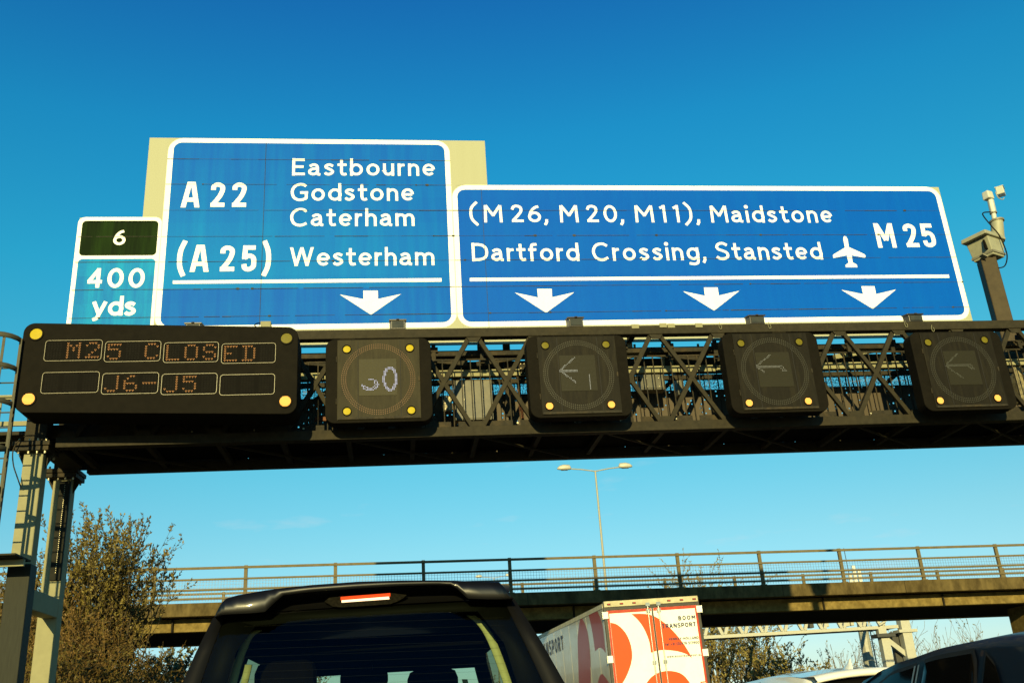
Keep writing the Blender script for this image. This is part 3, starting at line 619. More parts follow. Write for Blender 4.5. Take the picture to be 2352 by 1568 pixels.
LENS_L = emit('lit_amber_lamp', (1, .33, .02), .75)
LINE = mat('panel_edge_trim', (.17, .145, .055), rough=.4)
LEDA = emit('lit_amber_led', (1, .46, .14), .62)
def lantern(parent, x, z, r, y, lens, lit=False):
    mb = MB(); o = disc(x, z, r*1.22, 24); i_ = disc(x, z, r*.98, 24)
    rows = [[(a, y-.001, c) for a, c in o], [(a, y-.02, c) for a, c in o], [(a, y-.02, c) for a, c in i_], [(a, y+.01, c) for a, c in i_]]
    mb.grid(rows, smooth=False, close=True); q = mb.build('warning_lantern', BLK, parent)
    mb = MB(); mb.add([(x, y-.012, z)]+[(a, y-.004, c) for a, c in i_], [(0, 1+k, 1+(k+1) % 24) for k in range(24)], True); mb.build('lens', lens, q)
    if lit:
        mb = MB(); n = 9
        for k in range(n):
            zz = z+r*(-.8+1.6*k/(n-1)); h = math.sqrt(max(0, r*r*.9-(zz-z)**2)); mb.box(x-h, x+h, y-.019, y-.013, zz-r*.055, zz+r*.055)
        mb.build('lamp_strip', emit('bright_amber_strip', (1, .52, .10), 1.7), q)
def dots(name, pts, s, y, m_, parent):
    mb = MB()
    for x, z in pts: mb.add([(x-s, y, z-s), (x+s, y, z-s), (x+s, y, z+s), (x-s, y, z+s)], [(0, 1, 2, 3)])
    return mb.build(name, m_, parent, fix=False)
def line_pts(a, b, step):
    n = max(1, int(math.dist(a, b)/step+.5)); return [(a[0]+(b[0]-a[0])*i/n, a[1]+(b[1]-a[1])*i/n) for i in range(n+1)]
def snap(pts, s):
    return sorted({(round(x/s)*s, round(z/s)*s) for x, z in pts})
YA = 18.78; KA = YA/18.9
def signal(cx, z0, z1, label, lamps, zf, lit_pts, glow, ringmat, lens):
    cx *= KA; z0 = 1.25+(z0-1.25)*KA; z1 = 1.25+(z1-1.25)*KA
    dusty_sheen = cx < 0  # leftmost signal: dust plus a sheen painted in as lighter faces
    t = thing('lane_signal', (cx, YA+.2, z0), label, 'traffic signal', 'lane signals on the gantry')
    w_ = 1.075
    prof = rrect(cx-w_, cx+w_, z0, z1, .20, 7); mb = MB()
    mb.prism([(x, YA, z) for x, z in prof], (0, .34, 0)); mb.build('housing', BLK, t, bevel=.015)
    MB().box(cx-.5, cx+.5, YA+.34, YF-.001, z0+.4, z0+.52).box(cx-.5, cx+.5, YA+.34, YF-.001, z1-.3, z1-.2).build('mounting_bracket', STEEL, t)
    MB().box(cx-.84, cx+.84, YA-.022, YA-.002, z0+.055, z1-.03).build('front_door', mat('sunlit_dusty_signal_face', (.030, .025, .011), rough=.6, vary=.3, scale=4, spec=.12, dirt=(.06, .052, .025), dirt_amt=.5, stretch=(3, 1, .5)) if dusty_sheen else BLK2, t, bevel=.008)
    MB().box(cx-.82, cx+.82, YA-.035, YA-.023, z0+.065, z0+.11).build('door_lip', STEEL2, t)
    for dx in (-.42, .44): MB().box(cx+dx-.006, cx+dx+.006, YA-.0265, YA-.0225, z0+.08, z1-.06).build('door_groove', mat('door_seam_gap', (.006, .005, .004), rough=.8), t)
    for fz in (.25, .75): MB().tube([(cx-.855, YA-.012, z0+(z1-z0)*fz-.06), (cx-.855, YA-.012, z0+(z1-z0)*fz+.06)], .012, 8).build('hinge', STEEL2, t)
    MB().box(cx+.80, cx+.83, YA-.034, YA-.023, (z0+z1)/2-.05, (z0+z1)/2+.05).build('latch', STEEL2, t)
    mz = (z0+z1)/2+.02
    MB().box(cx-.40, cx+.36, YA-.030, YA-.0235, mz-.37, mz+.42).build('matrix_face', mat('smoky_sheen_matrix_face', (.060, .054, .027), rough=.6, spec=.1, vary=.15, scale=30, stretch=(1, 1, 3)) if dusty_sheen else FACE, t)
    step = .028
    g_ = [(cx-.38+i*step, mz-.35+j*step) for i in range(27) for j in range(28)]
    dots('matrix_dot_pattern', g_, .0065, YA-.0315, DOTG, t)
    ring = []
    for rr, n in ((.66, 96), (.70, 100), (.74, 104)):
        ring += [(cx-.01+rr*math.cos(2*math.pi*k/n), mz-.01+rr*1.02*math.sin(2*math.pi*k/n)) for k in range(n)]
    dots('ring_dot_pattern', ring, .010, YA-.025, ringmat, t)
    if lit_pts:
        pts = []
        for pl_ in lit_pts:
            pl_ = [at(zf(*p), YA-.03) for p in pl_]
            for a, b in zip(pl_[:-1], pl_[1:]):
                za, zb = a.z, b.z
                if len(pl_) <= 3 and abs(a.x-b.x) > 5*abs(za-zb): za = zb = (za+zb)/2
                xa, xb = a.x, b.x
                if len(pl_) <= 3 and abs(za-zb) > 5*abs(xa-xb): xa = xb = (pl_[0].x+pl_[-1].x)/2
                pts += line_pts((xa, za), (xb, zb), .012)
        dots('lit_dot_pattern', snap(pts, .028), .0076, YA-.034, glow, t)
    for k, q in enumerate(lamps):
        p = at(zf(*q), YA-.03); lantern(t, p.x, p.z, .078, YA-.024, LENS_L if lens[k] == 'L' else (LENS_Y if lens[k] == 'Y' else LENS_D), lens[k] == 'L')
    return t
def ell(cx, cz, rx, rz, a0, a1, n=24): return [(cx+rx*math.cos(R(a0+(a1-a0)*i/n)), cz+rz*math.sin(R(a0+(a1-a0)*i/n))) for i in range(n+1)]
E1 = emit('lit_white_led', (.70, .72, 1.0), .85); E2 = emit('dimmer_white_led', (.6, .62, .58), .42); E3 = emit('dim_white_led', (.45, .46, .38), .35); E4 = emit('faint_white_led', (.3, .31, .24), .2)
n0 = [ell(722, 493, 34, 66, 0, 360, 40), ell(722, 493, 42, 74, 0, 360, 40)]
bowl = [[(545, 530), (556, 552), (580, 565), (612, 563), (636, 548), (647, 525), (636, 507), (612, 497), (592, 500)], [(560, 538), (585, 553), (610, 550), (632, 530), (622, 512)]]
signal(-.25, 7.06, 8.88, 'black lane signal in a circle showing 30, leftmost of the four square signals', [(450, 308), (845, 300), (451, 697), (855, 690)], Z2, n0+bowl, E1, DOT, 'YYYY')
DOTR = mat('unlit_led_grey', (.055, .054, .040), rough=.5, spec=.2)
signal(3.93, 7.06, 8.88, 'black lane signal with a bright arrow bent left, second square signal', [(1694, 284), (2075, 278), (1722, 664), (2110, 655)], Z2, [[(1790, 438), (1897, 438)], [(1790, 447), (1897, 447)], [(1790, 438), (1875, 362)], [(1790, 443), (1888, 516)], [(1970, 470), (1974, 555)]], E2, DOTR, 'DDLL')
signal(8.24, 7.04, 8.875, 'black lane signal with a dim left arrow and short hooked tail, third square signal', [(683, 254), (1026, 246), (732, 606), (1080, 595)], Z3, [[(776, 388), (925, 388), (948, 415)], [(776, 396), (912, 396), (936, 418)], [(776, 388), (852, 325)], [(776, 392), (822, 424)]], E3, DOTR, 'DDLL')
signal(12.58, 6.98, 8.83, 'black lane signal with the faintest left arrow, rightmost of the square signals', [(1786, 249), (2119, 234), (1858, 592), (2196, 577)], Z3, [[(1893, 380), (2035, 378), (2056, 404)], [(1893, 390), (2020, 386), (2045, 404)], [(1893, 380), (1958, 315)], [(1893, 388), (1990, 456)]], E4, DOTR, 'DDLL')

# message sign
YM = 18.25; KM = YM/18.7
MS = thing('message_sign', (-4.5, YM+.3, 7.3), 'wide black electronic message sign reading M25 CLOSED J6-J5 in amber dots', 'message sign')
mx0, mx1, mz0, mz1 = -7.23*KM, -1.875*KM, 1.25+6.05*KM, 1.25+7.92*KM
sk = lambda x: .03-.075*(x-mx0)/(mx1-mx0)*2+.045   # the case hangs a little out of level
prof = [(x, z+.085-.17*(x-mx0)/(mx1-mx0)) for x, z in rrect(mx0, mx1, mz0, mz1, .21, 8)]
mb = MB(); mb.prism([(x, YM, z) for x, z in prof], (0, .75, 0)); mb.build('housing', BLK, MS, bevel=.012)
MB().box(-6.5, -2.5, YM+.751, YF-.002, 7.8, 7.92).box(-6.5, -2.5, YM+.751, YF-.002, 8.6, 8.72).build('mounting_bracket', STEEL, MS)
FONT = {'M': ('10001', '11011', '10101', '10101', '10001', '10001', '10001'), '2': ('01110', '10001', '00001', '00010', '00100', '01000', '11111'), '5': ('11111', '10000', '11110', '00001', '00001', '10001', '01110'),
        'C': ('01110', '10001', '10000', '10000', '10000', '10001', '01110'), 'L': ('10000',)*6+('11111',), 'O': ('01110', '10001', '10001', '10001', '10001', '10001', '01110'), 'S': ('01110', '10001', '10000', '01110', '00001', '10001', '01110'),
        'E': ('11111', '10000', '10000', '11100', '10000', '10000', '11111'), 'D': ('11110', '01001', '01001', '01001', '01001', '01001', '11110'), 'J': ('00001', '00001', '00001', '00001', '00001', '10001', '01110'), '6': ('00110', '01000', '10000', '11110', '10001', '10001', '01110'), '-': ('00000', '00000', '00000', '11111', '00000', '00000', '00000'), ' ': ('00000',)*7}
pans = [((332, 288), (742, 293), (318, 440), (735, 440), ' M2'), ((765, 295), (1167, 302), (753, 445), (1160, 447), '5 C'), ((1188, 303), (1583, 310), (1182, 450), (1580, 453), 'LOS'), ((1605, 311), (1995, 316), (1602, 455), (1995, 460), 'ED '),
        ((310, 520), (722, 522), (295, 672), (712, 675), '   '), ((745, 525), (1152, 530), (733, 677), (1143, 681), 'J6-'), ((1172, 530), (1574, 534), (1165, 680), (1568, 685), 'J5 '), ((1592, 535), (1990, 540), (1590, 685), (1987, 687), '   ')]
for tl, tr, bl, br_, chars in pans:
    c = [at(Z1(*q), YM) for q in (tl, tr, bl, br_)]
    xa = (c[0].x+c[2].x)/2; xb = (c[1].x+c[3].x)/2; za = (c[2].z+c[3].z)/2; zb = (c[0].z+c[1].z)/2
    out_ = rrect(xa, xb, za, zb, .06, 4); in_ = rrect(xa+.0075, xb-.0075, za+.0075, zb-.0075, .052, 4)
    mb = MB(); mb.grid([[(x, YM-.001, z) for x, z in out_], [(x, YM-.016, z) for x, z in out_], [(x, YM-.016, z) for x, z in in_], [(x, YM-.001, z) for x, z in in_]], smooth=False, close=True)
    pn = mb.build('character_panel', LINE, MS)
    mb = MB(); flat(mb, in_, YM-.004); mb.build('panel_face', mat('message_panel_face', (.005, .0042, .003), rough=.7, spec=.05), pn)
    cw = (xb-xa)/3; on = []; off = []
    for k, ch in enumerate(chars):
        for r_ in range(7):
            for col in range(5):
                px = xa+cw*(k+.5)+(col-2)*.0535; pz = (za+zb)/2+(3-r_)*.0485
                tri = [(px-.012, pz+.009), (px+.012, pz+.009), (px, pz-.010)]
                (on if FONT[ch][r_][col] == '1' else off).extend(tri)
    dots('unlit_dot_pattern', off, .0045, YM-.006, mat('unlit_board_led', (.011, .010, .007), rough=.6, spec=.1), pn)
    if on: dots('lit_dot_pattern', on, .0060, YM-.0075, LEDA, pn)
for q, r_, ln in (((262, 246), .118, 'Y'), ((2073, 277), .112, 'D'), ((207, 716), .118, 'L'), ((2064, 732), .112, 'L')):
    p = at(Z1(*q), YM); lantern(MS, p.x, p.z, r_, YM, LENS_L if ln == 'L' else (LENS_Y if ln == 'Y' else LENS_D), ln == 'L')

# ------------------------------------------------------------------ small gantry equipment
LAMPG = mat('floodlight_casing', (.024, .02, .012), rough=.4, vary=.2)
def flood(q0, q1, label, m_=LAMPG):
    a = at(q0, YF+.02); b = at(q1, YF+.02); cx = (a.x+b.x)/2; w_ = (b.x-a.x)/2
    t = thing('sign_floodlight', (cx, YF+.1, 9.29), label, 'floodlight', 'floodlights along the top of the gantry')
    zt = a.z; zb = 9.297
    mb = MB(); mb.hexa([(cx-w_*.86, YF+.01, zb), (cx+w_*.86, YF+.01, zb), (cx+w_, YF+.22, zb), (cx-w_, YF+.22, zb), (cx-w_*.86, YF+.01, zt-.05), (cx+w_*.86, YF+.01, zt-.05), (cx+w_, YF+.24, zt), (cx-w_, YF+.24, zt)]); mb.build('casing', m_, t, bevel=.01)
    mb = MB(); mb.hexa([(cx-w_*1.04, YF-.015, zt-.055), (cx+w_*1.04, YF-.015, zt-.055), (cx+w_*1.04, YF+.26, zt+.001), (cx-w_*1.04, YF+.26, zt+.001), (cx-w_*1.04, YF-.015, zt-.025), (cx+w_*1.04, YF-.015, zt-.025), (cx+w_*1.04, YF+.26, zt+.03), (cx-w_*1.04, YF+.26, zt+.03)]); mb.build('hood', m_, t, bevel=.006)
    MB().box(cx-.03, cx+.03, YF-.03, YF-.016, zt-.05, zt-.02).build('latch', STEEL2, t)
    MB().box(cx-w_*.7, cx+w_*.7, YF-.004, YF+.009, zb+.03, zt-.07).build('glass_front', mat('floodlight_glass', (.06, .055, .03), rough=.1), t)
flood(Z1(1337, 158), Z1(1460, 158), 'low dark floodlight just behind the top edge of the wide message sign')
flood(Z2(717, 117), Z2(822, 117), 'dark boxy floodlight under the arrow of the A22 sign')
flood(Z2(1833, 102), Z2(1935, 102), 'dark boxy floodlight below the first lane arrow of the M25 sign')
flood(Z3(724, 84), Z3(822, 84), 'dark boxy floodlight below the second lane arrow of the M25 sign')
flood(Z3(1660, 76), Z3(1752, 76), 'dark boxy floodlight below the third lane arrow of the M25 sign')
a = at(Z1(1885, 152), YF+.05); b = at(Z1(1959, 192), YF+.05)
JB = thing('junction_box', ((a.x+b.x)/2, YF+.1, 9.3), 'pale junction box with a short black cable above the message sign', 'junction box')
MB().box(a.x, b.x, YF+.05, YF+.2, 9.297, a.z).build('box', PALE, JB, bevel=.008)
MB().tube(catmull([at(Z1(1885, 168), YF+.08), at(Z1(1862, 168), YF+.06), at(Z1(1843, 180), YF+.06), at(Z1(1850, 192), YF+.08)]), .012, 6).build('cable', BLK, JB)
for q, lab in ((Z3(560, 145), 'pale wire tie hanging from the top chord left of the third signal'), (Z3(850, 142), 'pale straight wire tie hanging over the third signal'), (Z3(1655, 135), 'pale twisted wire tie hanging left of the last signal'), (Z3(1812, 160), 'pale looped cable tie hanging over the last signal')):
    p = at(q, YF-.03)
    pts = [(p.x, p.y, p.z+.06), (p.x-.03, p.y, p.z-.02), (p.x-.01, p.y, p.z-.10), (p.x+.025, p.y, p.z-.09), (p.x+.03, p.y, p.z-.03), (p.x+.005, p.y, p.z+.0)]
    mb = MB(); mb.tube(catmull(pts, 5), .006, 5); tag(mb.build('cable_tie', PALE, None), lab, 'cable tie', 'cable ties on the gantry')
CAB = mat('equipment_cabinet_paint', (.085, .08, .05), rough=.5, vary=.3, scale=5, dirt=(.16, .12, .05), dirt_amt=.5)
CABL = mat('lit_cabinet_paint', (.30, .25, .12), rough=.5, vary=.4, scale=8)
def cabinet(q0, q1, y, label, m_, parts=True):
    a = at(q0, y); b = at(q1, y)
    t = thing('equipment_cabinet', ((a.x+b.x)/2, y+.15, min(a.z, b.z)), label, 'cabinet', 'equipment cabinets inside the gantry')
    MB().box(a.x, b.x, y, y+.3, b.z, a.z).build('body', m_, t, bevel=.012)
    MB().box(a.x+.03, b.x-.03, y-.014, y-.001, b.z+.03, a.z-.03).build('door', m_, t, bevel=.006)
    for fx in (.25, .75):
        for fz in (.12, .5, .85): MB().tube([(a.x+(b.x-a.x)*fx, y-.013, b.z+(a.z-b.z)*fz), (a.x+(b.x-a.x)*fx, y-.03, b.z+(a.z-b.z)*fz)], .012, 6).build('bolt', BOLT, t)
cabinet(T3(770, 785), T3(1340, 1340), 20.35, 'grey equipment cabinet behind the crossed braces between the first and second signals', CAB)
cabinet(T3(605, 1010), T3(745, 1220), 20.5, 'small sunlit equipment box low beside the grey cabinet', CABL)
cabinet(T4(270, 680), T4(650, 985), 20.4, 'broad brownish equipment cabinet in the truss between the second and third signals', CAB)
cabinet(T4(790, 700), T4(930, 1060), 20.45, 'tall narrow brown equipment box right of the broad cabinet in the truss', CAB)
def R5(x, y): return ((3200+x/2.625)/1.7415, (1280+y/2.625)/1.7415)
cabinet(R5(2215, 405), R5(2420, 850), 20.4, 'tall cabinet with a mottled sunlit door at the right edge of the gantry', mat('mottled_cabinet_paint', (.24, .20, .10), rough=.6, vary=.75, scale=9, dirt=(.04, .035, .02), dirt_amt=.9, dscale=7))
cabinet(T3(1690, 530), T3(1800, 710), 20.3, 'small dark bracket box with two pale bolts left of the second signal', STEEL2)

# ------------------------------------------------------------------ camera post
CP = thing('camera_post', (14.6, 20.9, 9.2), 'brown square steel post rising at the right end of the gantry', 'post')
POSTB = mat('brown_grey_post_paint', (.062, .045, .022), spec=.15, rough=.6, vary=.2, scale=6, dirt=(.10, .078, .04), dirt_amt=.4)
yc = 20.9
pb = at(Z8(1000, 1340), yc); pt_ = at(Z8(880, 862), yc)
r_ = .27
MB().prism([(pb.x+r_*math.cos(R(a)), yc+r_*math.sin(R(a)), 8.6) for a in (28, 118, 208, 298)], (0, 0, pt_.z-8.6)).build('shaft', POSTB, CP, bevel=.02)
CH = thing('camera_housing', (pt_.x, yc, pt_.z), 'pale lidded equipment box clamped on top of the brown post', 'camera box')
BOXC = mat('weathered_cream_casting', (.40, .39, .26), rough=.5, vary=.12, dirt=(.3, .27, .17), dirt_amt=.4)
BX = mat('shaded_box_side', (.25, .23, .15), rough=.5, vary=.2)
def zq(x, y, Y=yc): return at(Z8(x, y), Y)
cx, cz = pt_.x+.06, pt_.z
def boxrot(mb, cx, cy, hx, hy, z0, z1, ang, tx=1, ty=1):
    c, s = math.cos(R(ang)), math.sin(R(ang))
    f = lambda x, y, z: (cx+x*c-y*s, cy+x*s+y*c, z)
    return mb.hexa([f(-hx, -hy, z0), f(hx, -hy, z0), f(hx, hy, z0), f(-hx, hy, z0), f(-hx*tx, -hy*ty, z1), f(hx*tx, -hy*ty, z1), f(hx*tx, hy*ty, z1), f(-hx*tx, hy*ty, z1)])
boxrot(MB(), cx, yc, .24, .28, cz+.0, cz+.50, 25, 1.45, 1.1).build('box', BOXC, CH, bevel=.02)
boxrot(MB(), cx-.04, yc-.02, .44, .36, cz+.51, cz+.63, 25, .96, .96).build('lid', BOXC, CH, bevel=.02)
boxrot(MB(), cx, yc, .27, .31, cz+.06, cz+.12, 25).build('flange', BX, CH)
boxrot(MB(), cx-.22, yc-.30, .05, .02, cz+.16, cz+.42, 25).build('vent', BLK, CH)
MB().beam((cx-.38, yc-.25, cz+.02), (cx-.25, yc-.25, cz-.06), .16, .03).build('latch', BX, CH)
CC = thing('surveillance_camera', (cx+.4, yc, cz+.3), 'white traffic camera on a slim pole above the lidded box', 'camera')
WCAM = mat('white_camera_paint', (.66, .66, .55), rough=.4, vary=.1)
tb = zq(965, 715); tt = zq(955, 560); 
MB().tube([tb, tt], [.165, .155], 16).build('lower_tube', BOXC, CC)
MB().tube([tt-Vector((0, 0, .02)), tt+Vector((0, 0, .03))], .185, 16).build('collar', BX, CC)
t2 = zq(938, 555); t3 = zq(928, 495); t4 = zq(905, 395)
MB().tube([t2, t3], .062, 12).build('upper_tube', WCAM, CC)
MB().tube([t3-Vector((0, 0, .015)), t3+Vector((0, 0, .02))], .092, 14).build('collar', BX, CC)
MB().tube([t3, t4], .085, 6).build('pan_unit', WCAM, CC, bevel=.008)
p0 = zq(848, 358, yc-.1); p1 = zq(905, 360, yc+.02)
c1 = zq(885, 362)
boxrot(MB(), c1.x, yc, .115, .105, c1.z-.11, c1.z+.125, 20, .9, .9).build('lens_head', WCAM, CC, bevel=.03)
c2 = zq(985, 328)
mb = MB(); d = Vector((.42, .5, .16)).normalized()
cc = Vector((c2.x, yc, c2.z)); mb.beam(cc-d*.25, cc+d*.25, .185, .20, (0, 0, 1)); mb.build('camera_body', WCAM, CC, bevel=.015)
mb = MB(); mb.beam(cc-d*.27+Vector((0, 0, .112)), cc+d*.28+Vector((0, 0, .112)), .215, .016, (0, 0, 1)); mb.build('sun_shield', WCAM, CC)
mb = MB(); mb.tube(catmull([zq(945, 330, yc-.2), zq(965, 372, yc-.2), zq(1000, 388, yc-.2), zq(1012, 375, yc-.2)]), .012, 6); mb.build('cable', BOXC, CC)
mb = MB(); mb.tube(catmull([zq(905, 486, yc-.15), zq(850, 492, yc-.18), zq(852, 520, yc-.18), zq(915, 598, yc-.25), zq(975, 670, yc-.3), zq(1020, 770, yc-.3), zq(1036, 840, yc-.3), zq(1015, 910, yc-.28), zq(950, 928, yc-.2)]), .016, 6); mb.build('cable', BLK, CC)
# ------------------------------------------------------------------ ground, road, bank
def structure(o): o['kind'] = 'structure'; return o
GRASS = mat('rough_grass', (.07, .075, .025), rough=.95, vary=.5, scale=3, bump=.6, dirt=(.12, .09, .04))
mb = MB(); mb.add([(-2500, -600, -.02), (2500, -600, -.02), (2500, 4000, -.02), (-2500, 4000, -.02)], [(0, 1, 2, 3)]); structure(mb.build('ground', GRASS))
ASPH = mat('asphalt', (.05, .049, .047), rough=.9, vary=.25, scale=60, bump=.15, dirt=(.075, .07, .06), dstretch=None) if False else mat('asphalt', (.05, .049, .047), rough=.9, vary=.25, scale=60, bump=.15, dirt=(.075, .07, .06))
mb = MB(); mb.add([(-5.6, -60, 0), (17.5, -60, 0), (17.5, 600, 0), (-5.6, 600, 0)], [(0, 1, 2, 3)]); structure(mb.build('road', ASPH))
PAINT = mat('road_paint', (.75, .75, .70), rough=.7, vary=.1, scale=20, dirt=(.35, .35, .33))
mb = MB()
for x in (-1.85, 1.8, 5.45, 9.1):
    y = -50
    while y < 300: mb.add([(x-.08, y, .004), (x+.08, y, .004), (x+.08, y+2, .004), (x-.08, y+2, .004)], [(0, 1, 2, 3)]); y += 9
for x in (-5.2, 12.9): mb.add([(x-.1, -60, .004), (x+.1, -60, .004), (x+.1, 600, .004), (x-.1, 600, .004)], [(0, 1, 2, 3)])
structure(mb.build('road_markings', PAINT))
def bank_h(x, y):
    d = max(0, -6.2-x); h = 5.6*(1-math.exp(-(d/5.5)**1.5))
    k = min(1, max(0, (y-6)/16)); return h*(.25+.75*k)
rows = [[(x, y, bank_h(x, y)-.015+.18*math.sin(x*1.7+y*.9)*min(1, max(0, -6.5-x))) for x in [-6.0, -7, -8, -9, -10, -11.5, -13, -15, -18, -24, -40, -80]] for y in range(-20, 140, 4)]
SOIL = mat('bank_grass', (.085, .07, .028), rough=.95, vary=.5, scale=5, bump=.6, dirt=(.13, .09, .04))
structure(MB().grid(rows).build('embankment', SOIL))
rows = [[(x, y, .0+3.4*(1-math.exp(-max(0, x-26)/9))) for x in (26, 29, 32, 36, 42, 55, 90)] for y in range(66, 220, 6)]
structure(MB().grid(rows).build('far_embankment', SOIL))

# ------------------------------------------------------------------ road bridge
BRG = thing('road_bridge', (10, 45, 0), 'long weathered concrete bridge carrying a road across the motorway', 'bridge')
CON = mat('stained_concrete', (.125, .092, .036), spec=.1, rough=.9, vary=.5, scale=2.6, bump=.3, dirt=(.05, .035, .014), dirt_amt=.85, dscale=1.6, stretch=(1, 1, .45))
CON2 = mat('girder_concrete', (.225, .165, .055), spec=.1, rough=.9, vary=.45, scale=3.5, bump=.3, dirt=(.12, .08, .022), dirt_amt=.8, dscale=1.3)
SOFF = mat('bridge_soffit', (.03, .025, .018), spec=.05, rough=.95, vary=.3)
def RZ(x): return 8.43-.0184*x
def BY(x): return 45.0-.0155*x
def slab(name, x0, x1, dy0, dy1, dz0, dz1, m_, parent=BRG, bevel=0):
    mb = MB()
    p = lambda x, dy, dz: (x, BY(x)+dy, RZ(x)+dz)
    mb.hexa([p(x0, dy0, dz0), p(x1, dy0, dz0), p(x1, dy1, dz0), p(x0, dy1, dz0), p(x0, dy0, dz1), p(x1, dy0, dz1), p(x1, dy1, dz1), p(x0, dy1, dz1)])
    return mb.build(name, m_, parent, bevel=bevel)
XBL, XBR = -34, 70
slab('parapet_beam', XBL, XBR, -.12, .45, -2.13, -1.56, CON, bevel=.03)
slab('parapet_beam', XBL, XBR, 8.4, 8.9, -2.13, -1.56, CON)
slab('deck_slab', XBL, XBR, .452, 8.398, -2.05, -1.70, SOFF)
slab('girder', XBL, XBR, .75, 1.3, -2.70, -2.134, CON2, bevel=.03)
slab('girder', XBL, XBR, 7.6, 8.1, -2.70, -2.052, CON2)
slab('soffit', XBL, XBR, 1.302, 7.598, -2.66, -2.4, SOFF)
for x in range(-30, 66, 6):
    MB().box(x-.012, x+.012, BY(x)-.124, BY(x)-.10, RZ(x)-2.12, RZ(x)-1.57).build('deck_joint', SOFF, BRG)
    MB().tube([(x+2.2, BY(x)+.62, RZ(x)-2.2), (x+2.2, BY(x)+.62, RZ(x)-2.75)], .045, 8).build('drain_pipe', SOFF, BRG)
pp = at(Z7(2243, 700), 48.4)
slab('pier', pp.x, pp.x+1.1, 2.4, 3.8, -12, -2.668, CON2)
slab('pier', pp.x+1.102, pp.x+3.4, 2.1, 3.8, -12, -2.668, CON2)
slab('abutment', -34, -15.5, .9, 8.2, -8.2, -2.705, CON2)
RAIL = mat('galvanised_railing', (.17, .135, .065), rough=.7, spec=.2, vary=.25, scale=5, dirt=(.09, .065, .03), dirt_amt=.5)
MESHW = mat('infill_wire', (.10, .10, .09), rough=.5)
def railing(dy, label, s, x0, drops, ph=1.55):
    t = thing('bridge_railing', (10, 45+dy, 6.7), label, 'railing')
    x = x0-4*s; xs = []
    while x < XBR: xs.append(x); x += s
    for x in xs:
        b = RZ(x)-ph; y = BY(x)+dy
        mb = MB(); mb.box(x-.075, x+.075, y-.06, y+.06, b, RZ(x)+.05); mb.box(x-.14, x+.14, y-.12, y+.12, b-.005, b+.03); mb.build('post', RAIL, t)
    for d, h in drops:
        mb = MB(); x0_, x1_ = xs[0], xs[-1]; y0 = BY(x0_)+dy-.085; y1 = BY(x1_)+dy-.085
        mb.beam((x0_, y0, RZ(x0_)+d-.04), (x1_, y1, RZ(x1_)+d-.04), .05, h)
        k = 0
        for x in xs[:-1]:
            if k % 2 == 0: mb.box(x+.5, x+.95, BY(x)+dy-.115, BY(x)+dy-.11, RZ(x)+d-.07, RZ(x)+d-.01)
            k += 1
        mb.build('rail', RAIL, t)
    mb = MB(); x = xs[0]
    while x < xs[-1]:
        y = BY(x)+dy-.05; mb.add([(x, y, RZ(x)-1.5), (x+.012, y, RZ(x)-1.5), (x+.012, y, RZ(x)-.52), (x, y, RZ(x)-.52)], [(0, 1, 2, 3)]); x += .13
    for d in [-.52-.13*k for k in range(8)]:
        a, b = xs[0], xs[-1]; mb.add([(a, BY(a)+dy-.045, RZ(a)+d), (b, BY(b)+dy-.045, RZ(b)+d), (b, BY(b)+dy-.045, RZ(b)+d+.01), (a, BY(a)+dy-.045, RZ(a)+d+.01)], [(0, 1, 2, 3)])
    mb.build('wire_mesh', MESHW, t, fix=False)
    return t
railing(.12, 'near steel parapet railing with four bars along the front of the bridge', 3.97, -6.62, [(0, .11), (-.50, .085), (-.95, .085), (-1.33, .085)])
railing(8.6, 'far parapet railing seen between the bars across the bridge', 3.97, -5.0, [(0, .11), (-.55, .085), (-1.1, .085)])

# ------------------------------------------------------------------ lamp columns
COLUMN = mat('lamp_column_paint', (.40, .39, .30), rough=.5, vary=.12)
LCASE = mat('lantern_casing', (.60, .58, .46), rough=.45, vary=.1)
def lamp(x, y, h, label, s=1.0):
    t = thing('street_lamp', (x, y, 0), label, 'street lamp', 'twin headed street lamps')
    MB().tube([(x, y, 0), (x, y, 1.5), (x, y, 1.52), (x, y, h)], [.14*s, .13*s, .10*s, .055*s], 10).build('column', COLUMN, t)
    for sgn in (-1, 1):
        a = MB().tube([(x, y, h-.05), (x+sgn*.9*s, y, h+.10*s), (x+sgn*1.65*s, y, h+.17*s)], .04*s, 8).build('arm', COLUMN, t)
        c = x+sgn*2.0*s; z = h+.20*s
        ring = []
        for u, wy, zt, zb in ((-.43, .10, .10, -.06), (-.34, .17, .24, -.10), (.02, .19, .27, -.11), (.30, .15, .20, -.09), (.46, .08, .05, -.05)):
            xx = c+sgn*u*s; ring.append([(xx, y+wy*s*math.cos(R(q)), z+((zt if math.sin(R(q)) > 0 else -zb)*math.sin(R(q)))*s) for q in range(0, 360, 45)])
        m_ = MB(); m_.grid(ring, close=True); m_.add(ring[0], [tuple(range(8))]); m_.add(ring[-1], [tuple(range(8))]); m_.build('lantern', LCASE, t, weld=True)
        MB().box(c-.22*s, c+.22*s, y-.11*s, y+.11*s, z-.11*s, z-.095*s).build('glass_bowl', mat('lamp_bowl_glass', (.35, .33, .25), rough=.15), t)
    return t
p = at((1367, 1080), 60); lamp(p.x, 60, p.z, 'tall twin headed street lamp standing behind the bridge against open sky')
p = at(Z5(1903, 289), 150); lamp(p.x, 150, p.z, 'tiny distant twin headed street lamp seen through the bridge railing', 1.15)

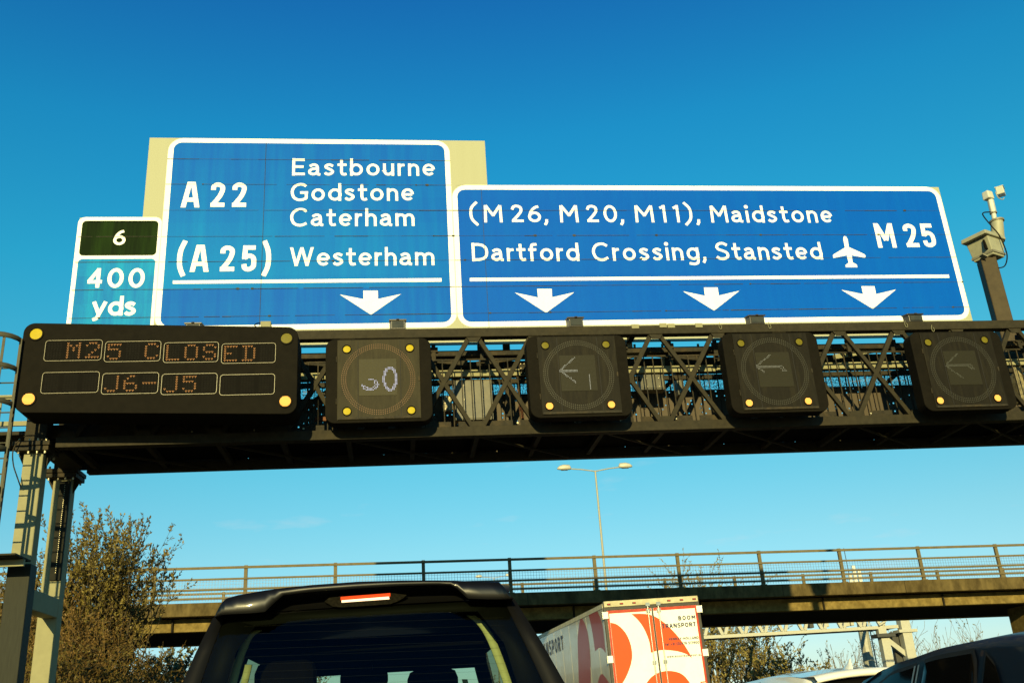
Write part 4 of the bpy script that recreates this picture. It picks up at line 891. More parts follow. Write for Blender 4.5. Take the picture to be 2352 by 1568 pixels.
# ------------------------------------------------------------------ far white gantry, mast
FGN = thing('overhead_gantry', (22, 70, 0), 'pale distant truss gantry beyond the bridge with cabinets along it', 'gantry')
WST = mat('pale_gantry_paint', (.52, .51, .42), rough=.5, vary=.08)
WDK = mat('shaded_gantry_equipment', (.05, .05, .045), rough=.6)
FY = 70.0
e0 = at(FG(1735, 380), FY); e1 = at(FG(1740, 430), FY); zb, zt = e1.z, e0.z; xe = e0.x; xs = 12.0
for yy in (FY, FY+1.6):
    MB().box(xs, xe, yy, yy+.2, zb, zt).build('bottom_chord', WST, FGN)
    MB().box(xs, xe, yy, yy+.2, zt+2.75, zt+2.95).build('top_chord', WST, FGN)
pa = [at(FG(q, 420), FY).x for q in (180, 480, 850, 1110, 1420)]; st = (pa[-1]-pa[0])/4
x = pa[0]-st*6
while x < xe-1:
    for yy, m_ in ((FY+.1, WST),):
        MB().beam((x+.25, yy, zt), (x-.95, yy, zt+2.8), .22, .2, (0, 1, 0)).build('diagonal_brace', m_, FGN)
        MB().beam((x+.45, yy, zt), (x+1.55, yy, zt+2.8), .22, .2, (0, 1, 0)).build('diagonal_brace', m_, FGN)
    x += st
MB().box(xs, xe, FY+.2, FY+1.6, zb+.02, zb+.06).build('walkway_floor', WDK, FGN)
for q0, q1, m_ in (((530, 310), (655, 408), WST), ((820, 300), (985, 400), WST), ((985, 310), (1050, 390), WST), ((340, 340), (420, 425), WDK)):
    a = at(FG(*q0), FY+.5); b = at(FG(*q1), FY+.5); MB().box(a.x, b.x, FY+.5, FY+1, b.z, a.z+.5).build('equipment_cabinet', m_, FGN, bevel=.02)
pw = at(FG(1790, 270), FY)
MB().box(pw.x-.32, pw.x+.38, FY-.35, FY+.35, 0, 8.6).build('leg', WST, FGN, bevel=.02)
q = at(FG(1815, 487), FY); MB().box(pw.x-.65, pw.x+.75, FY-.5, FY+.5, q.z-.08, q.z+.12).build('cap_plate', WST, FGN)
iw = at(FG(1535, 700), FY)
MB().box(iw.x-.30, iw.x+.32, FY-.2, FY+.4, 0, at(FG(1530, 575), FY).z).build('leg', WST, FGN, bevel=.02)
q = at(FG(1530, 550), FY); MB().box(iw.x-.7, iw.x+.7, FY-.5, FY+.6, q.z-.13, q.z+.13).build('cap_plate', WDK, FGN, bevel=.03)
MB().box(iw.x-.3, iw.x+.3, FY, FY+.5, q.z+.13, zb).build('bearing_block', WST, FGN)
MB().beam((iw.x+.1, FY, at(FG(1560, 600), FY).z), (pw.x+.0, FY+.1, at(FG(1790, 890), FY).z), .34, .3, (0, 1, 0)).build('raking_strut', WST, FGN)
a = at(FG(1690, 560), FY+.6); MB().box(a.x-.3, a.x+.35, FY+.5, FY+.9, 0, a.z+.3).build('cable_duct', WDK, FGN)
a = at(FG(1430, 385), FY-.2); b = at(FG(1570, 300), FY-.2); MB().beam(a, b, .12, .16, (0, 1, 0)).build('knee_brace', WST, FGN)
MAST = thing('radio_mast', (0, 0, 0), 'grey steel mast with white panel antennas poking above the bridge railing', 'mast')
ma = at(FG(1285, 1000), 78); mz = at(Z7(1195, 358), 78); mt_ = mz.z
MB().tube([(ma.x, 78, 0), (ma.x, 78, mt_-1.2)], [.48, .36], 10, smooth=False).build('shaft', mat('mast_paint', (.36, .35, .27), rough=.5), MAST)
for dx, hh in ((-.42, 2.1), (.0, 2.7), (.42, 2.4)):
    MB().box(ma.x+dx-.13, ma.x+dx+.13, 77.55, 77.75, mt_-2.9, mt_-2.9+hh+.2).build('panel_antenna', mat('white_antenna', (.8, .8, .74), rough=.4), MAST, bevel=.03)
MB().tube([(ma.x-.3, 78, mt_-.6), (ma.x-.35, 78, mt_+1.5)], .03, 6).build('whip_aerial', WDK, MAST)
mb = MB(); mb.tube([(ma.x+.62, 77.9, 0), (ma.x+.50, 77.9, mt_-2)], .05, 6); z = .4
while z < mt_-2: mb.beam((ma.x+.4, 77.9, z), (ma.x+.75, 77.9, z), .05, .04); z += .3
mb.build('climbing_rungs', WST, MAST)

# ------------------------------------------------------------------ lorry
TRK = thing('lorry', (0, 0, 0), 'white box lorry with orange artwork and dark lettering on its rear doors', 'lorry')
TW, TH, TL_ = 1.275, 4.0, 13.6
pr_ = at((1494, 1372), 25)
TRK_M = Matrix.Translation((pr_.x+.07, 25, .0)) @ Matrix.Rotation(R(3.0), 4, 'Z') @ Matrix.Rotation(R(-1.0), 4, 'Y')
TI = TRK_M.inverted()
def tl(q, axis, val):
    o = TI @ EYE; d = TI.to_3x3() @ ray(q); k = (val-o[axis])/d[axis]; p = o+d*k; return p
def rear(x, y): p = tl(Z6(x, y), 1, 0); return p.x, p.z
def side(x, y): p = tl(Z6(x, y), 0, -TW); return p.y, p.z
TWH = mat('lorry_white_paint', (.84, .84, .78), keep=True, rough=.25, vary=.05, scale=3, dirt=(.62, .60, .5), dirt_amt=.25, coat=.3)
TOR = mat('lorry_orange_vinyl', (.78, .098, .005), rough=.3, vary=.04)
TRD = mat('lorry_red_edge', (.55, .055, .012), rough=.35)
TDK = mat('lorry_dark_frame', (.05, .045, .035), rough=.5)
TCR = mat('lorry_cream_header', (.60, .54, .34), rough=.4)
TMR = mat('lorry_maroon_vinyl', (.34, .032, .012), rough=.3, spec=.2, vary=.05, coat=.08)
TSD = mat('lorry_shaded_side', (.54, .50, .38), rough=.22, vary=.08, scale=1.5, coat=.25, dirt=(.42, .38, .28), dirt_amt=.4)  # white side in a grey-brown tone, its shade put into the colour
TIN = mat('lorry_lettering', (.02, .022, .07), rough=.4)
CHR = mat('bright_metal', (.65, .62, .52), rough=.25, metal=.7)
def tb(name, m_, *a, parent=TRK, bevel=0.0):
    mb = MB()
    for q in a: mb.box(*q)
    return mb.build(name, m_, parent, bevel=bevel)
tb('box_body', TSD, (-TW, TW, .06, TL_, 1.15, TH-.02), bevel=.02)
tb('rear_frame', TDK, (-TW, -TW+.07, -.02, .058, 1.0, TH-.0), (TW-.07, TW, -.02, .058, 1.0, TH), (-TW+.071, TW-.071, -.01, .058, TH-.21, TH-.135), bevel=.006)
hd = tb('header_rail', TCR, (-TW+.02, TW-.02, -.035, .055, TH-.13, TH+.015), bevel=.008)
for px, py in ((710, 655), (818, 648), (925, 640), (1222, 620), (1330, 612), (1437, 604)):
    x, z = rear(px, py); tb('marker_lamp', TDK, (x-.045, x+.045, -.055, -.036, TH-.085, TH-.045), parent=hd)
    tb('marker_lens', mat('red_lens', (.5, .03, .02), rough=.15), (x-.033, x+.033, -.062, -.056, TH-.077, TH-.053), parent=hd)
xm = .0
DL = tb('door', TWH, (-TW+.075, xm-.02, -.012, .05, 1.1, TH-.215)); DR = tb('door', TWH, (xm+.02, TW-.075, -.012, .05, 1.1, TH-.215))
tb('door_seal', TDK, (xm-.019, xm+.019, -.03, .04, 1.1, TH-.215))
for dd, x0, x1 in ((DL, -TW+.076, xm-.03), (DR, xm+.03, TW-.076)):
    e = x0 if dd is DL else x1
    mb = MB(); y = -.015
    mb.add([(x0, y, TH-.29), (x1, y, TH-.29), (x1, y, TH-.216), (x0, y, TH-.216)], [(0, 1, 2, 3)])
    a, b = (x0, x0+.055) if dd is DL else (x1-.055, x1)
    mb.add([(a, y, 1.11), (b, y, 1.11), (b, y, TH-.29), (a, y, TH-.29)], [(0, 1, 2, 3)]); mb.build('red_edging', TRD, dd)
def poly(parent, name, pts, m_, y=-.018, f=rear, curve=False, ax='y', clip=None):
    p = [f(*q) for q in pts]
    if clip: p = [(min(max(x, clip[0]), clip[1]), z) for x, z in p]
    n = len(p); bm = bmesh.new()
    vs = [bm.verts.new((x, y, z) if ax == 'y' else (y, x, z)) for x, z in p]
    fc = bm.faces.new(vs); fc.normal_update(); bmesh.ops.triangulate(bm, faces=[fc])
    me = bpy.data.meshes.new(name); bm.to_mesh(me); bm.free(); me.materials.append(m_)
    o = bpy.data.objects.new(name, me); COL.objects.link(o); o.parent = parent; return o
XL0 = -TW+.135; mid0 = xm-.025; mid1 = xm+.025
def cm(*p): return [(v.x, v.y) for v in catmull(p, 6)]
blob = cm((718, 828), (790, 850), (858, 918), (900, 1010), (915, 1110), (900, 1200), (860, 1300), (800, 1400), (760, 1470))+[(770, 1500), (760, 1300)]
poly(DL, 'orange_artwork', blob, TOR, clip=(XL0, mid0))
sail = cm((910, 757), (990, 755), (1060, 762), (1130, 790), (1210, 850), (1290, 930), (1370, 1035), (1428, 1133))+cm((1428, 1133), (1380, 1100), (1300, 1075), (1200, 1064), (1130, 1070), (1076, 1088))[1:]+cm((1076, 1088), (1060, 990), (1020, 890), (970, 815), (910, 757))[1:-1]
def half(pts, f, lim, keep_left):
    p = [f(*q) for q in pts]; out = []
    for i in range(len(p)):
        a, b = p[i], p[(i+1) % len(p)]; ina = (a[0] <= lim) == keep_left; inb = (b[0] <= lim) == keep_left
        if ina: out.append(a)
        if ina != inb: t = (lim-a[0])/(b[0]-a[0]); out.append((lim, a[1]+(b[1]-a[1])*t))
    return out
idf = lambda x, z: (x, z)
for dd, lim, kl in ((DL, mid0, True), (DR, mid1, False)):
    poly(dd, 'orange_artwork', half(sail, rear, lim, kl), TOR, f=idf)
    disc3 = cm((1035, 1349), (1080, 1295), (1150, 1255), (1240, 1243), (1330, 1265), (1390, 1320), (1430, 1400), (1430, 1500))+[(1250, 1620), (1060, 1560), (1000, 1450)]
    poly(dd, 'orange_artwork', half(disc3, rear, lim, kl), TOR, f=idf)
for fx in (-.085, .14):
    pass
for dd, q0, q1 in ((DL, (1043, 690), (1135, 1349)), (DR, (1132, 672), (1222, 1349))):
    a = rear(*q0); b = rear(*q1); xx = (a[0]+b[0])/2
    xx = min(a[0], -.05) if dd is DL else max(a[0], .05)
    MB().tube([(xx, -.045, 1.1), (xx, -.045, TH-.1)], .017, 8).build('lock_rod', CHR, dd)
    for q in ((xx-.05, xx+.05, -.06, -.013, TH-.33, TH-.24), (xx-.045, xx+.045, -.06, -.013, 2.42, 2.50), (xx-.055, xx+.055, -.075, -.02, TH-.17, TH-.08)): tb('rod_guide', CHR, q, parent=dd)
for dd, q in ((DL, (692, 770)), (DL, (742, 1145)), (DR, (1490, 715)), (DR, (1552, 1085))):
    x, z = rear(*q); s = -1 if dd is DL else 1; x = s*(TW-.03)
    h = tb('hinge', TWH, (x-.068, x+.068, -.05, -.024, z-.085, z+.085), parent=dd, bevel=.006)
    MB().tube([(x+s*.075, -.03, z-.09), (x+s*.075, -.03, z+.09)], .02, 8).build('hinge_pin', CHR, h)
def rtext(s, q0, q1, h, hw=.17):
    a, b = rear(*q0), rear(*q1); mb = MB(); text(mb, list(s), a[0], b[0], a[1], b[1], h, -.0195, hw); mb.build('lettering', TIN, DR, fix=False)
hh = lambda q0, q1: rear(*q0)[1]-rear(*q1)[1]
rtext('BOOM', (1312, 811), (1455, 801), hh((1400, 771), (1400, 806)))
rtext('TRANSPORT', (1172, 881), (1461, 861), hh((1400, 830), (1400, 866)))
rtext('VENRAY-HOLLAND', (1229, 983), (1483, 968), hh((1400, 953), (1400, 974)))
rtext('tel +31 (0)478 517900', (1198, 1028), (1489, 1009), hh((1400, 993), (1400, 1015)))
rtext('WWW.BOOMTRANSPORT.NL', (1214, 1132), (1508, 1113), hh((1400, 1104), (1400, 1119)))
x0, z0 = rear(1500, 1349); tb('emblem_plate', TOR, (x0, x0+.17, -.017, -.0125, z0-.1, z0+.04), parent=DR); tb('emblem_face', TWH, (x0+.03, x0+.14, -.0205, -.0175, z0-.1, z0+.01), parent=DR)
# side artwork and lettering
for pts in (cm((480, 778), (462, 860), (452, 980), (456, 1150), (462, 1349), (470, 1500))+cm((555, 1500), (562, 1349), (560, 1150), (548, 1000), (525, 870), (480, 778))[:-1],
            cm((540, 742), (600, 714), (640, 780), (668, 880), (690, 1088))+cm((690, 1088), (665, 1055), (635, 1045), (600, 1075))[1:]+cm((600, 1075), (585, 960), (565, 850), (540, 742))[1:-1],
            cm((615, 1400), (635, 1300), (660, 1270), (690, 1300), (722, 1349))+[(730, 1500), (620, 1500)]):
    poly(TRK, 'maroon_artwork', pts, TMR, y=-TW-.004, f=side, ax='x')
a = side(333, 1062); ht = side(333, 935)[1]-a[1]
mb = MB(); text(mb, list('BOOM TRANSPORT'), a[0]-6.2, a[0], a[1], a[1], ht, 0, .16)
mb.v = [(-TW-.007+y, 2*a[0]-3.1*2-x if False else x, z) for x, y, z in mb.v]; mb.v = [(x, 2*a[0]-6.2-y, z) for x, y, z in mb.v]
mb.v = [(x, y+6.2, z) for x, y, z in mb.v]; mb.build('side_lettering', TIN, TRK, fix=False)
mb = MB()
for k in range(12):
    y = .9+k*1.08; mb.box(-TW-.003, -TW-.0005, y-.004, y+.004, 1.2, TH-.16)
mb.build('panel_seam', TSD, TRK); tb('roof_rail', TCR, (-TW-.012, -TW-.001, .06, TL_, TH-.14, TH-.03))
tb('chassis', TDK, (-.5, .5, .1, 12.9, .85, 1.14)); tb('underrun_bar', TDK, (-1.2, 1.2, -.02, .12, .5, .68))
TYRE = mat('tyre_rubber', (.02, .02, .02), rough=.85); RIM = mat('wheel_rim', (.4, .4, .38), rough=.35, metal=.7)
def wheel(parent, x, y, r, w_, name='wheel'):
    def cyl(r0, r1, x0, x1, n=24):
        rows = [[(x0, y, r)]*n]+[[(xx, y+rr*math.cos(2*math.pi*k/n), r+rr*math.sin(2*math.pi*k/n)) for k in range(n)] for xx, rr in ((x0, r1), (x0, r0-.02), (x0+.03*(1 if x1 > x0 else -1), r0), (x1-.03*(1 if x1 > x0 else -1), r0), (x1, r0-.02), (x1, r1))]+[[(x1, y, r)]*n]
        return MB().grid(rows, close=True)
    t_ = cyl(r, r*.6, x-w_/2, x+w_/2).build(name, TYRE, parent, weld=True)
    cyl(r*.62, r*.3, x-w_/2-.01, x+w_/2+.01).build('rim', RIM, t_, weld=True)
for y in (2.6, 3.9, 5.2):
    for s in (-1, 1): wheel(TRK, s*1.05, y, .5, .38)
for s in (-1, 1): tb('tail_lamp', mat('red_lens', (.5, .03, .02)), (s*1.0-.2, s*1.0+.2, -.03, .0, .9, 1.05))
cabz = [(14.2, .5, 3.75), (14.25, .5, 3.8), (15.9, .5, 3.7), (16.3, .5, 2.9), (16.45, .5, 1.6), (16.4, .5, .6)]
mb = MB(); mb.prism([(-1.24, 14.2, .5), (-1.24, 14.2, 3.7), (-1.24, 15.7, 3.75), (-1.24, 16.25, 2.9), (-1.24, 16.45, 1.7), (-1.24, 16.4, .5)], (2.48, 0, 0)); mb.build('cab', TWH, TRK, bevel=.05)
for y in (14.9,):
    for s in (-1, 1): wheel(TRK, s*1.05, y, .5, .35)
TRK.matrix_world = TRK_M
# ------------------------------------------------------------------ cars
BLACKP = mat('gloss_black_car_paint', (.004, .004, .004), rough=.35, spec=.2, vary=.1, coat=.35, scale=3)
DUSTYB = mat('dusty_black_pillar', (.0055, .0055, .006), rough=.6, vary=.15, scale=12, spec=.15)
TRIMB = mat('black_trim', (.005, .005, .005), rough=.7, spec=.12)
CLOTH = mat('dark_cabin_lining', (.0045, .0045, .0035), spec=.05, rough=.95, vary=.2)
SEATM = mat('dark_seat_cloth', (.006, .0055, .005), spec=.05, rough=.95)
CREAM = mat('cream_pillar_trim', (.70, .72, .42), rough=.7, vary=.06)
TINT = glass('tinted_glass', (.58, .64, .52), .3); CLEAR = glass('clear_glass', (.72, .88, .84)); DARKG = mat('privacy_glass', (.004, .004, .004), rough=.05, spec=.05, vary=.0)
REDL = mat('red_lens', (.5, .03, .02), rough=.15)
SUV = thing('car', (-.11, 4.2, 0), 'black people carrier with roof spoiler and lit brake light directly ahead', 'car')
SX, SY = -.11, 4.2
def sv(x, y, Y=SY): return at(Z5(x, y), Y)
def sb(name, m_, *a, parent=SUV, bevel=0.0):
    mb = MB()
    for q in a: mb.box(*q)
    return mb.build(name, m_, parent, bevel=bevel)
# lower body: rounded sections from the tailgate to the bonnet
def sect(y, hw, zb, zt, top):
    pts = [(0, zb), (hw*.9, zb), (hw*.985, zb+.12), (hw, (zb+zt)/2), (hw*.985, zt-.1), (hw*top, zt), (0, zt+.015)]
    return [(SX+x, y, z) for x, z in pts]+[(SX-x, y, z) for x, z in pts[-2:0:-1]]
rows = [sect(SY-.42, .70, .45, .72, .9), sect(SY-.36, .86, .32, .95, .93), sect(SY-.22, .92, .28, 1.10, .94), sect(SY+.1, .945, .25, 1.13, .93), sect(SY+1.2, .955, .22, 1.12, .92), sect(SY+2.6, .955, .22, 1.08, .91), sect(SY+3.2, .95, .22, 1.02, .9), sect(SY+3.9, .92, .25, .92, .88), sect(SY+4.25, .80, .3, .80, .85), sect(SY+4.36, .6, .4, .65, .8)]
mb = MB(); mb.grid(rows, close=True); mb.add(rows[0], [tuple(range(len(rows[0])))]); mb.add(rows[-1], [tuple(range(len(rows[0])))]); mb.build('body', BLACKP, SUV, weld=True)
# roof
def roofline(y): return 1.765+.055*math.sin(min(1, max(0, (y-SY)/2.3))*math.pi*.8+.35)
rows = []
for y in (SY+.10, SY+.35, SY+.8, SY+1.4, SY+1.9, SY+2.15):
    z = roofline(y); rows.append([(SX+x, y, z-.11*(abs(x)/.64)**3) for x in (-.66, -.62, -.5, -.3, 0, .3, .5, .62, .66)])
rf = MB().grid(rows).build('roof', BLACKP, SUV); q = rf.modifiers.new('t', 'SOLIDIFY'); q.thickness = .03; q.offset = -1
sb('headliner', CLOTH, (SX-.62, SX+.62, SY+.44, SY+2.05, 1.63, 1.66), (SX-.62, SX+.62, SY+.44, SY+.5, 1.60, 1.66))
# spoiler with its recess and the high brake light
cols = [(352, 508, 512), (372, 462, 503), (393, 424, 496), (415, 402, 493), (480, 384, 489), (560, 370, 485), (635, 357, 478), (690, 350, 425), (740, 343, 386), (900, 327, 366), (1150, 309, 348), (1400, 302, 334), (1600, 302, 329), (1665, 303, 331), (1700, 304, 350), (1760, 306, 404), (1860, 308, 408), (1935, 310, 408), (1962, 338, 408), (1990, 378, 407), (2014, 402, 406)]
r0 = []; r1 = []; r2 = []; r3 = []; r4 = []
for x, yt, yb in cols:
    t = sv(x, yt, SY-.06); b = sv(x, yb, SY-.04); t2 = t+Vector((0, .35, .03)); b2 = Vector((b.x, SY+.06, b.z+.015))
    f = min(1, abs(t.x-SX)/.6)
    t2.z = min(t2.z, roofline(t2.y)-.11*f**3+.012)
    r0.append(t2); r1.append(t+Vector((0, .03, .003))); r2.append(t+(b-t)*.25); r3.append(b); r4.append(b2)
MB().grid([r0, r1]).grid([r1, [a*.92+b*.08+Vector((0, -.012, 0)) for a, b in zip(r1, r3)], [a*.15+b*.85+Vector((0, -.006, 0)) for a, b in zip(r1, r3)], r3]).grid([r3, r4]).build('spoiler', BLACKP, SUV, fix=False)
g0 = [sv(x, y, SY+.05) for x, y in ((400, 505), (630, 481), (900, 462), (1180, 444), (1500, 428), (1760, 414), (1990, 408))]
g1 = [sv(x, y, SY+.10) for x, y in ((400, 430), (630, 400), (900, 372), (1180, 345), (1500, 330), (1760, 320), (1990, 330))]
gm = [a*.5+b*.5+Vector((0, .02, 0)) for a, b in zip(g0, g1)]
MB().grid([g0, gm, g1]).build('tailgate_top', BLACKP, SUV)
lens_ = [(965, 421), (990, 400), (1060, 390), (1200, 382), (1340, 374), (1420, 384), (1405, 400), (1370, 420), (1330, 434), (1200, 444), (1060, 452), (1010, 448)]
mb = MB(); P_ = [sv(x, y, SY+.035) for x, y in lens_]; mb.prism(P_, (0, .03, 0)); bl = mb.build('brake_light', mat('clear_lamp_lens', (.009, .008, .005), rough=.7, spec=.02, vary=.7, scale=90), SUV)
P_ = [sv(x, y, SY+.030) for x, y in ((1060, 414), (1322, 393), (1325, 407), (1060, 426))]
mb = MB(); mb.prism(P_, (0, .004, 0)); mb.build('lit_bulb_strip', emit('brake_light_glow', (1, .70, .40), 2.0), bl)
P_ = [sv(x, y, SY+.028) for x, y in ((1055, 395), (1330, 374), (1330, 392), (1055, 413))]
mb = MB(); mb.prism(P_, (0, .004, 0)); mb.build('red_bulb_strip', emit('brake_light_red', (1, .07, .01), 1.0), bl)
# tailgate glass and pillars: follow the tumblehome down to the waist
def gz(x, y, dy=0):     # the glass rakes backwards as it goes down
    p = sv(x, y); Y = SY+.05-(1.72-p.z)*.42+dy; p = at(Z5(x, y), Y); return p
gl_t = [(408, 512), (1000, 462), (1560, 425), (1958, 414)]
gl_b = [(272, 900), (900, 900), (1560, 900), (2192, 900)]
top = [gz(*p) for p in gl_t]; bot = [gz(*p) for p in gl_b]
low = [Vector((SX+(b.x-SX)*1.09, SY-.19, 1.12)) for b in bot]
MB().grid([top, bot, low], smooth=False).build('rear_window', TINT, SUV, fix=False)
def strip(parent, name, m_, left, right, th=.02, push=0.0):
    a = [p+Vector((0, push, 0)) for p in left]; b = [p+Vector((0, push, 0)) for p in right]
    mb = MB(); mb.grid([a, b]); o = mb.build(name, m_, parent); q = o.modifiers.new('t', 'SOLIDIFY'); q.thickness = th; return o
Lo = [gz(348, 512), gz(255, 700), gz(165, 900)]; Li = [gz(408, 512), gz(338, 700), gz(270, 900)]
Ro = [gz(2018, 408), gz(2170, 650), gz(2312, 900)]; Ri = [gz(1960, 414), gz(2077, 650), gz(2192, 900)]
for o_, i_, sgn in ((Lo, Li, -1), (Ro, Ri, 1)):
    o_.append(Vector((SX+sgn*.93, SY-.2, 1.1))); i_.append(Vector((SX+sgn*.84, SY-.2, 1.1)))
    front = [p+Vector((-sgn*.0, .34, .01)) for p in o_]
    mb = MB(); mb.grid([i_, o_, front]); o = mb.build('rear_pillar', DUSTYB, SUV); q = o.modifiers.new('t', 'SOLIDIFY'); q.thickness = .012
# dark printed border on the glass
def inset(fr):
    return fr
bl_o = [gz(408, 512, .012), gz(338, 700, .012), gz(270, 900, .012)]; bl_i = [gz(585, 556, .012), gz(478, 700, .012), gz(418, 900, .012)]
strip(SUV, 'window_border', TRIMB, bl_o, bl_i, .003)
br_o = [gz(1958, 414, .012), gz(2077, 650, .012), gz(2190, 900, .012)]; br_i = [gz(1812, 476, .012), gz(1958, 650, .012), gz(2040, 900, .012)]
strip(SUV, 'window_border', TRIMB, br_i, br_o, .003)
tp_o = [gz(408, 512, .012), gz(1000, 462, .012), gz(1560, 425, .012), gz(1958, 414, .012)]; tp_i = [gz(585, 556, .012), gz(1000, 522, .012), gz(1500, 490, .012), gz(1812, 476, .012)]
strip(SUV, 'window_border', TRIMB, tp_o, tp_i, .003)
# cream inner pillars seen through the glass
def band(pts, w0, Y, name='inner_pillar_trim'):
    a = [sv(x-w0*.5, y, Y) for x, y in pts]; b = [sv(x+w0*.5, y, Y) for x, y in pts]
    mb = MB(); mb.grid([a, b]); o = mb.build(name, CREAM, SUV); q = o.modifiers.new('t', 'SOLIDIFY'); q.thickness = .02
    return o
band(catmull([(625, 568), (560, 600), (515, 680), (485, 770), (455, 905)], 5) and [(v.x, v.y) for v in catmull([(600, 582), (552, 615), (520, 680), (488, 770), (452, 910)], 5)], 42, SY+.22)
band([(v.x, v.y) for v in catmull([(1775, 500), (1830, 545), (1880, 620), (1930, 740), (1990, 910)], 5)], 46, SY+.22)
band([(545, 770), (512, 910)], 38, SY+.9); band([(1742, 850), (1755, 910)], 30, SY+1.2)
band([(608, 830), (590, 910)], 30, SY+1.5)
# heater wires
mb = MB()
for y in range(560, 900, 42):
    pts = [gz(x, y-(x-500)*.035, .004) for x in (520, 1000, 1500, 1960)]; mb.tube(pts, .00028, 4)
mb.build('heater_wires', mat('heater_wire', (.03, .02, .01), rough=.6), SUV)
# cabin: dash, seats, mirror, windscreen
sb('dashboard', CLOTH, (SX-.8, SX+.8, SY+2.35, SY+2.95, .7, 1.12)); sb('cabin_floor', CLOTH, (SX-.85, SX+.85, SY-.1, SY+2.9, .3, .34))
def seat(x, y, hr=True, wz=1.16):
    sb('seat', SEATM, (x-.24, x+.24, y, y+.5, .38, .62), (x-.23, x+.23, y-.12, y+.03, .55, wz), bevel=.05)
    if hr: sb('headrest', SEATM, (x-.135, x+.135, y-.13, y-.03, wz+.06, wz+.29), bevel=.05); sb('headrest_post', TRIMB, (x-.07, x-.05, y-.09, y-.07, wz-.02, wz+.08), (x+.05, x+.07, y-.09, y-.07, wz-.02, wz+.08))
hx = at(Z5(1565, 830), SY+1.25)
seat(hx.x, SY+1.35, wz=1.26); seat(hx.x-.80, SY+1.35, wz=1.26); q = sv(755, 748, SY+.38); seat(q.x, SY+.45, True, wz=q.z-.29); seat(SX+.45, SY+.45, False); seat(SX, SY+.45, False)
mp_ = at(Z5(1185, 850), SY+1.9)
m_ = MB(); m_.prism([(mp_.x+x, SY+1.9, mp_.z+z) for x, z in rrect(-.14, .14, -.045, .05, .035)], (0, .04, 0)); mo = m_.build('rear_view_mirror', TRIMB, SUV)
MB().box(mp_.x-.03, mp_.x+.05, SY+1.92, SY+1.98, mp_.z+.04, 1.70).build('mirror_stalk', TRIMB, mo)
wt = at(Z5(1180, 785), SY+2.0)
sb('windscreen_header', CLOTH, (SX-.66, SX+.66, SY+2.0, SY+2.05, wt.z-.035, 1.70))
WS0 = [Vector((SX-.62, SY+2.08, wt.z+.03)), Vector((SX, SY+2.06, wt.z+.05)), Vector((SX+.62, SY+2.08, wt.z+.03))]; WS1 = [Vector((SX-.80, SY+2.98, 1.08)), Vector((SX, SY+3.1, 1.10)), Vector((SX+.80, SY+2.98, 1.08))]
MB().grid([WS0, WS1]).build('windscreen', CLEAR, SUV, fix=False)
for s in (-1, 1):
    MB().beam((SX+s*.62, SY+2.1, roofline(SY+2.1)-.1), (SX+s*.84, SY+3.0, 1.07), .09, .07).build('front_pillar', BLACKP, SUV, bevel=.01)
    MB().beam((SX+s*.655, SY+1.1, 1.69), (SX+s*.86, SY+1.1, 1.1), .12, .05).build('middle_pillar', TRIMB, SUV)
    a = [Vector((SX+s*.64, y, roofline(y)-.12)) for y in (SY+.3, SY+1.1, SY+2.1)]; b = [Vector((SX+s*.87, y, 1.10)) for y in (SY+.15, SY+1.1, SY+2.95)]
    MB().grid([a, b], smooth=False).build('side_window', DARKG if False else TINT, SUV, fix=False)
    sb('roof_bar', TRIMB, (SX+s*.60-.015, SX+s*.60+.015, SY+.5, SY+1.9, 1.735, 1.765), bevel=.006)
    for y in (SY+.45, SY+3.3): wheel(SUV, SX+s*.82, y, .34, .22)
    sb('tail_lamp', REDL, (SX+s*.80-.07, SX+s*.80+.07, SY-.32, SY-.2, .82, 1.08), bevel=.02)
    sb('door_mirror', BLACKP, (SX+s*1.02-.1, SX+s*1.02+.1, SY+2.65, SY+2.75, 1.05, 1.22), bevel=.03)
sb('number_plate', mat('yellow_plate', (.7, .55, .05), rough=.4), (SX-.26, SX+.26, SY-.45, SY-.425, .58, .69)); sb('bumper', TRIMB, (SX-.86, SX+.86, SY-.44, SY-.2, .32, .52), bevel=.04)

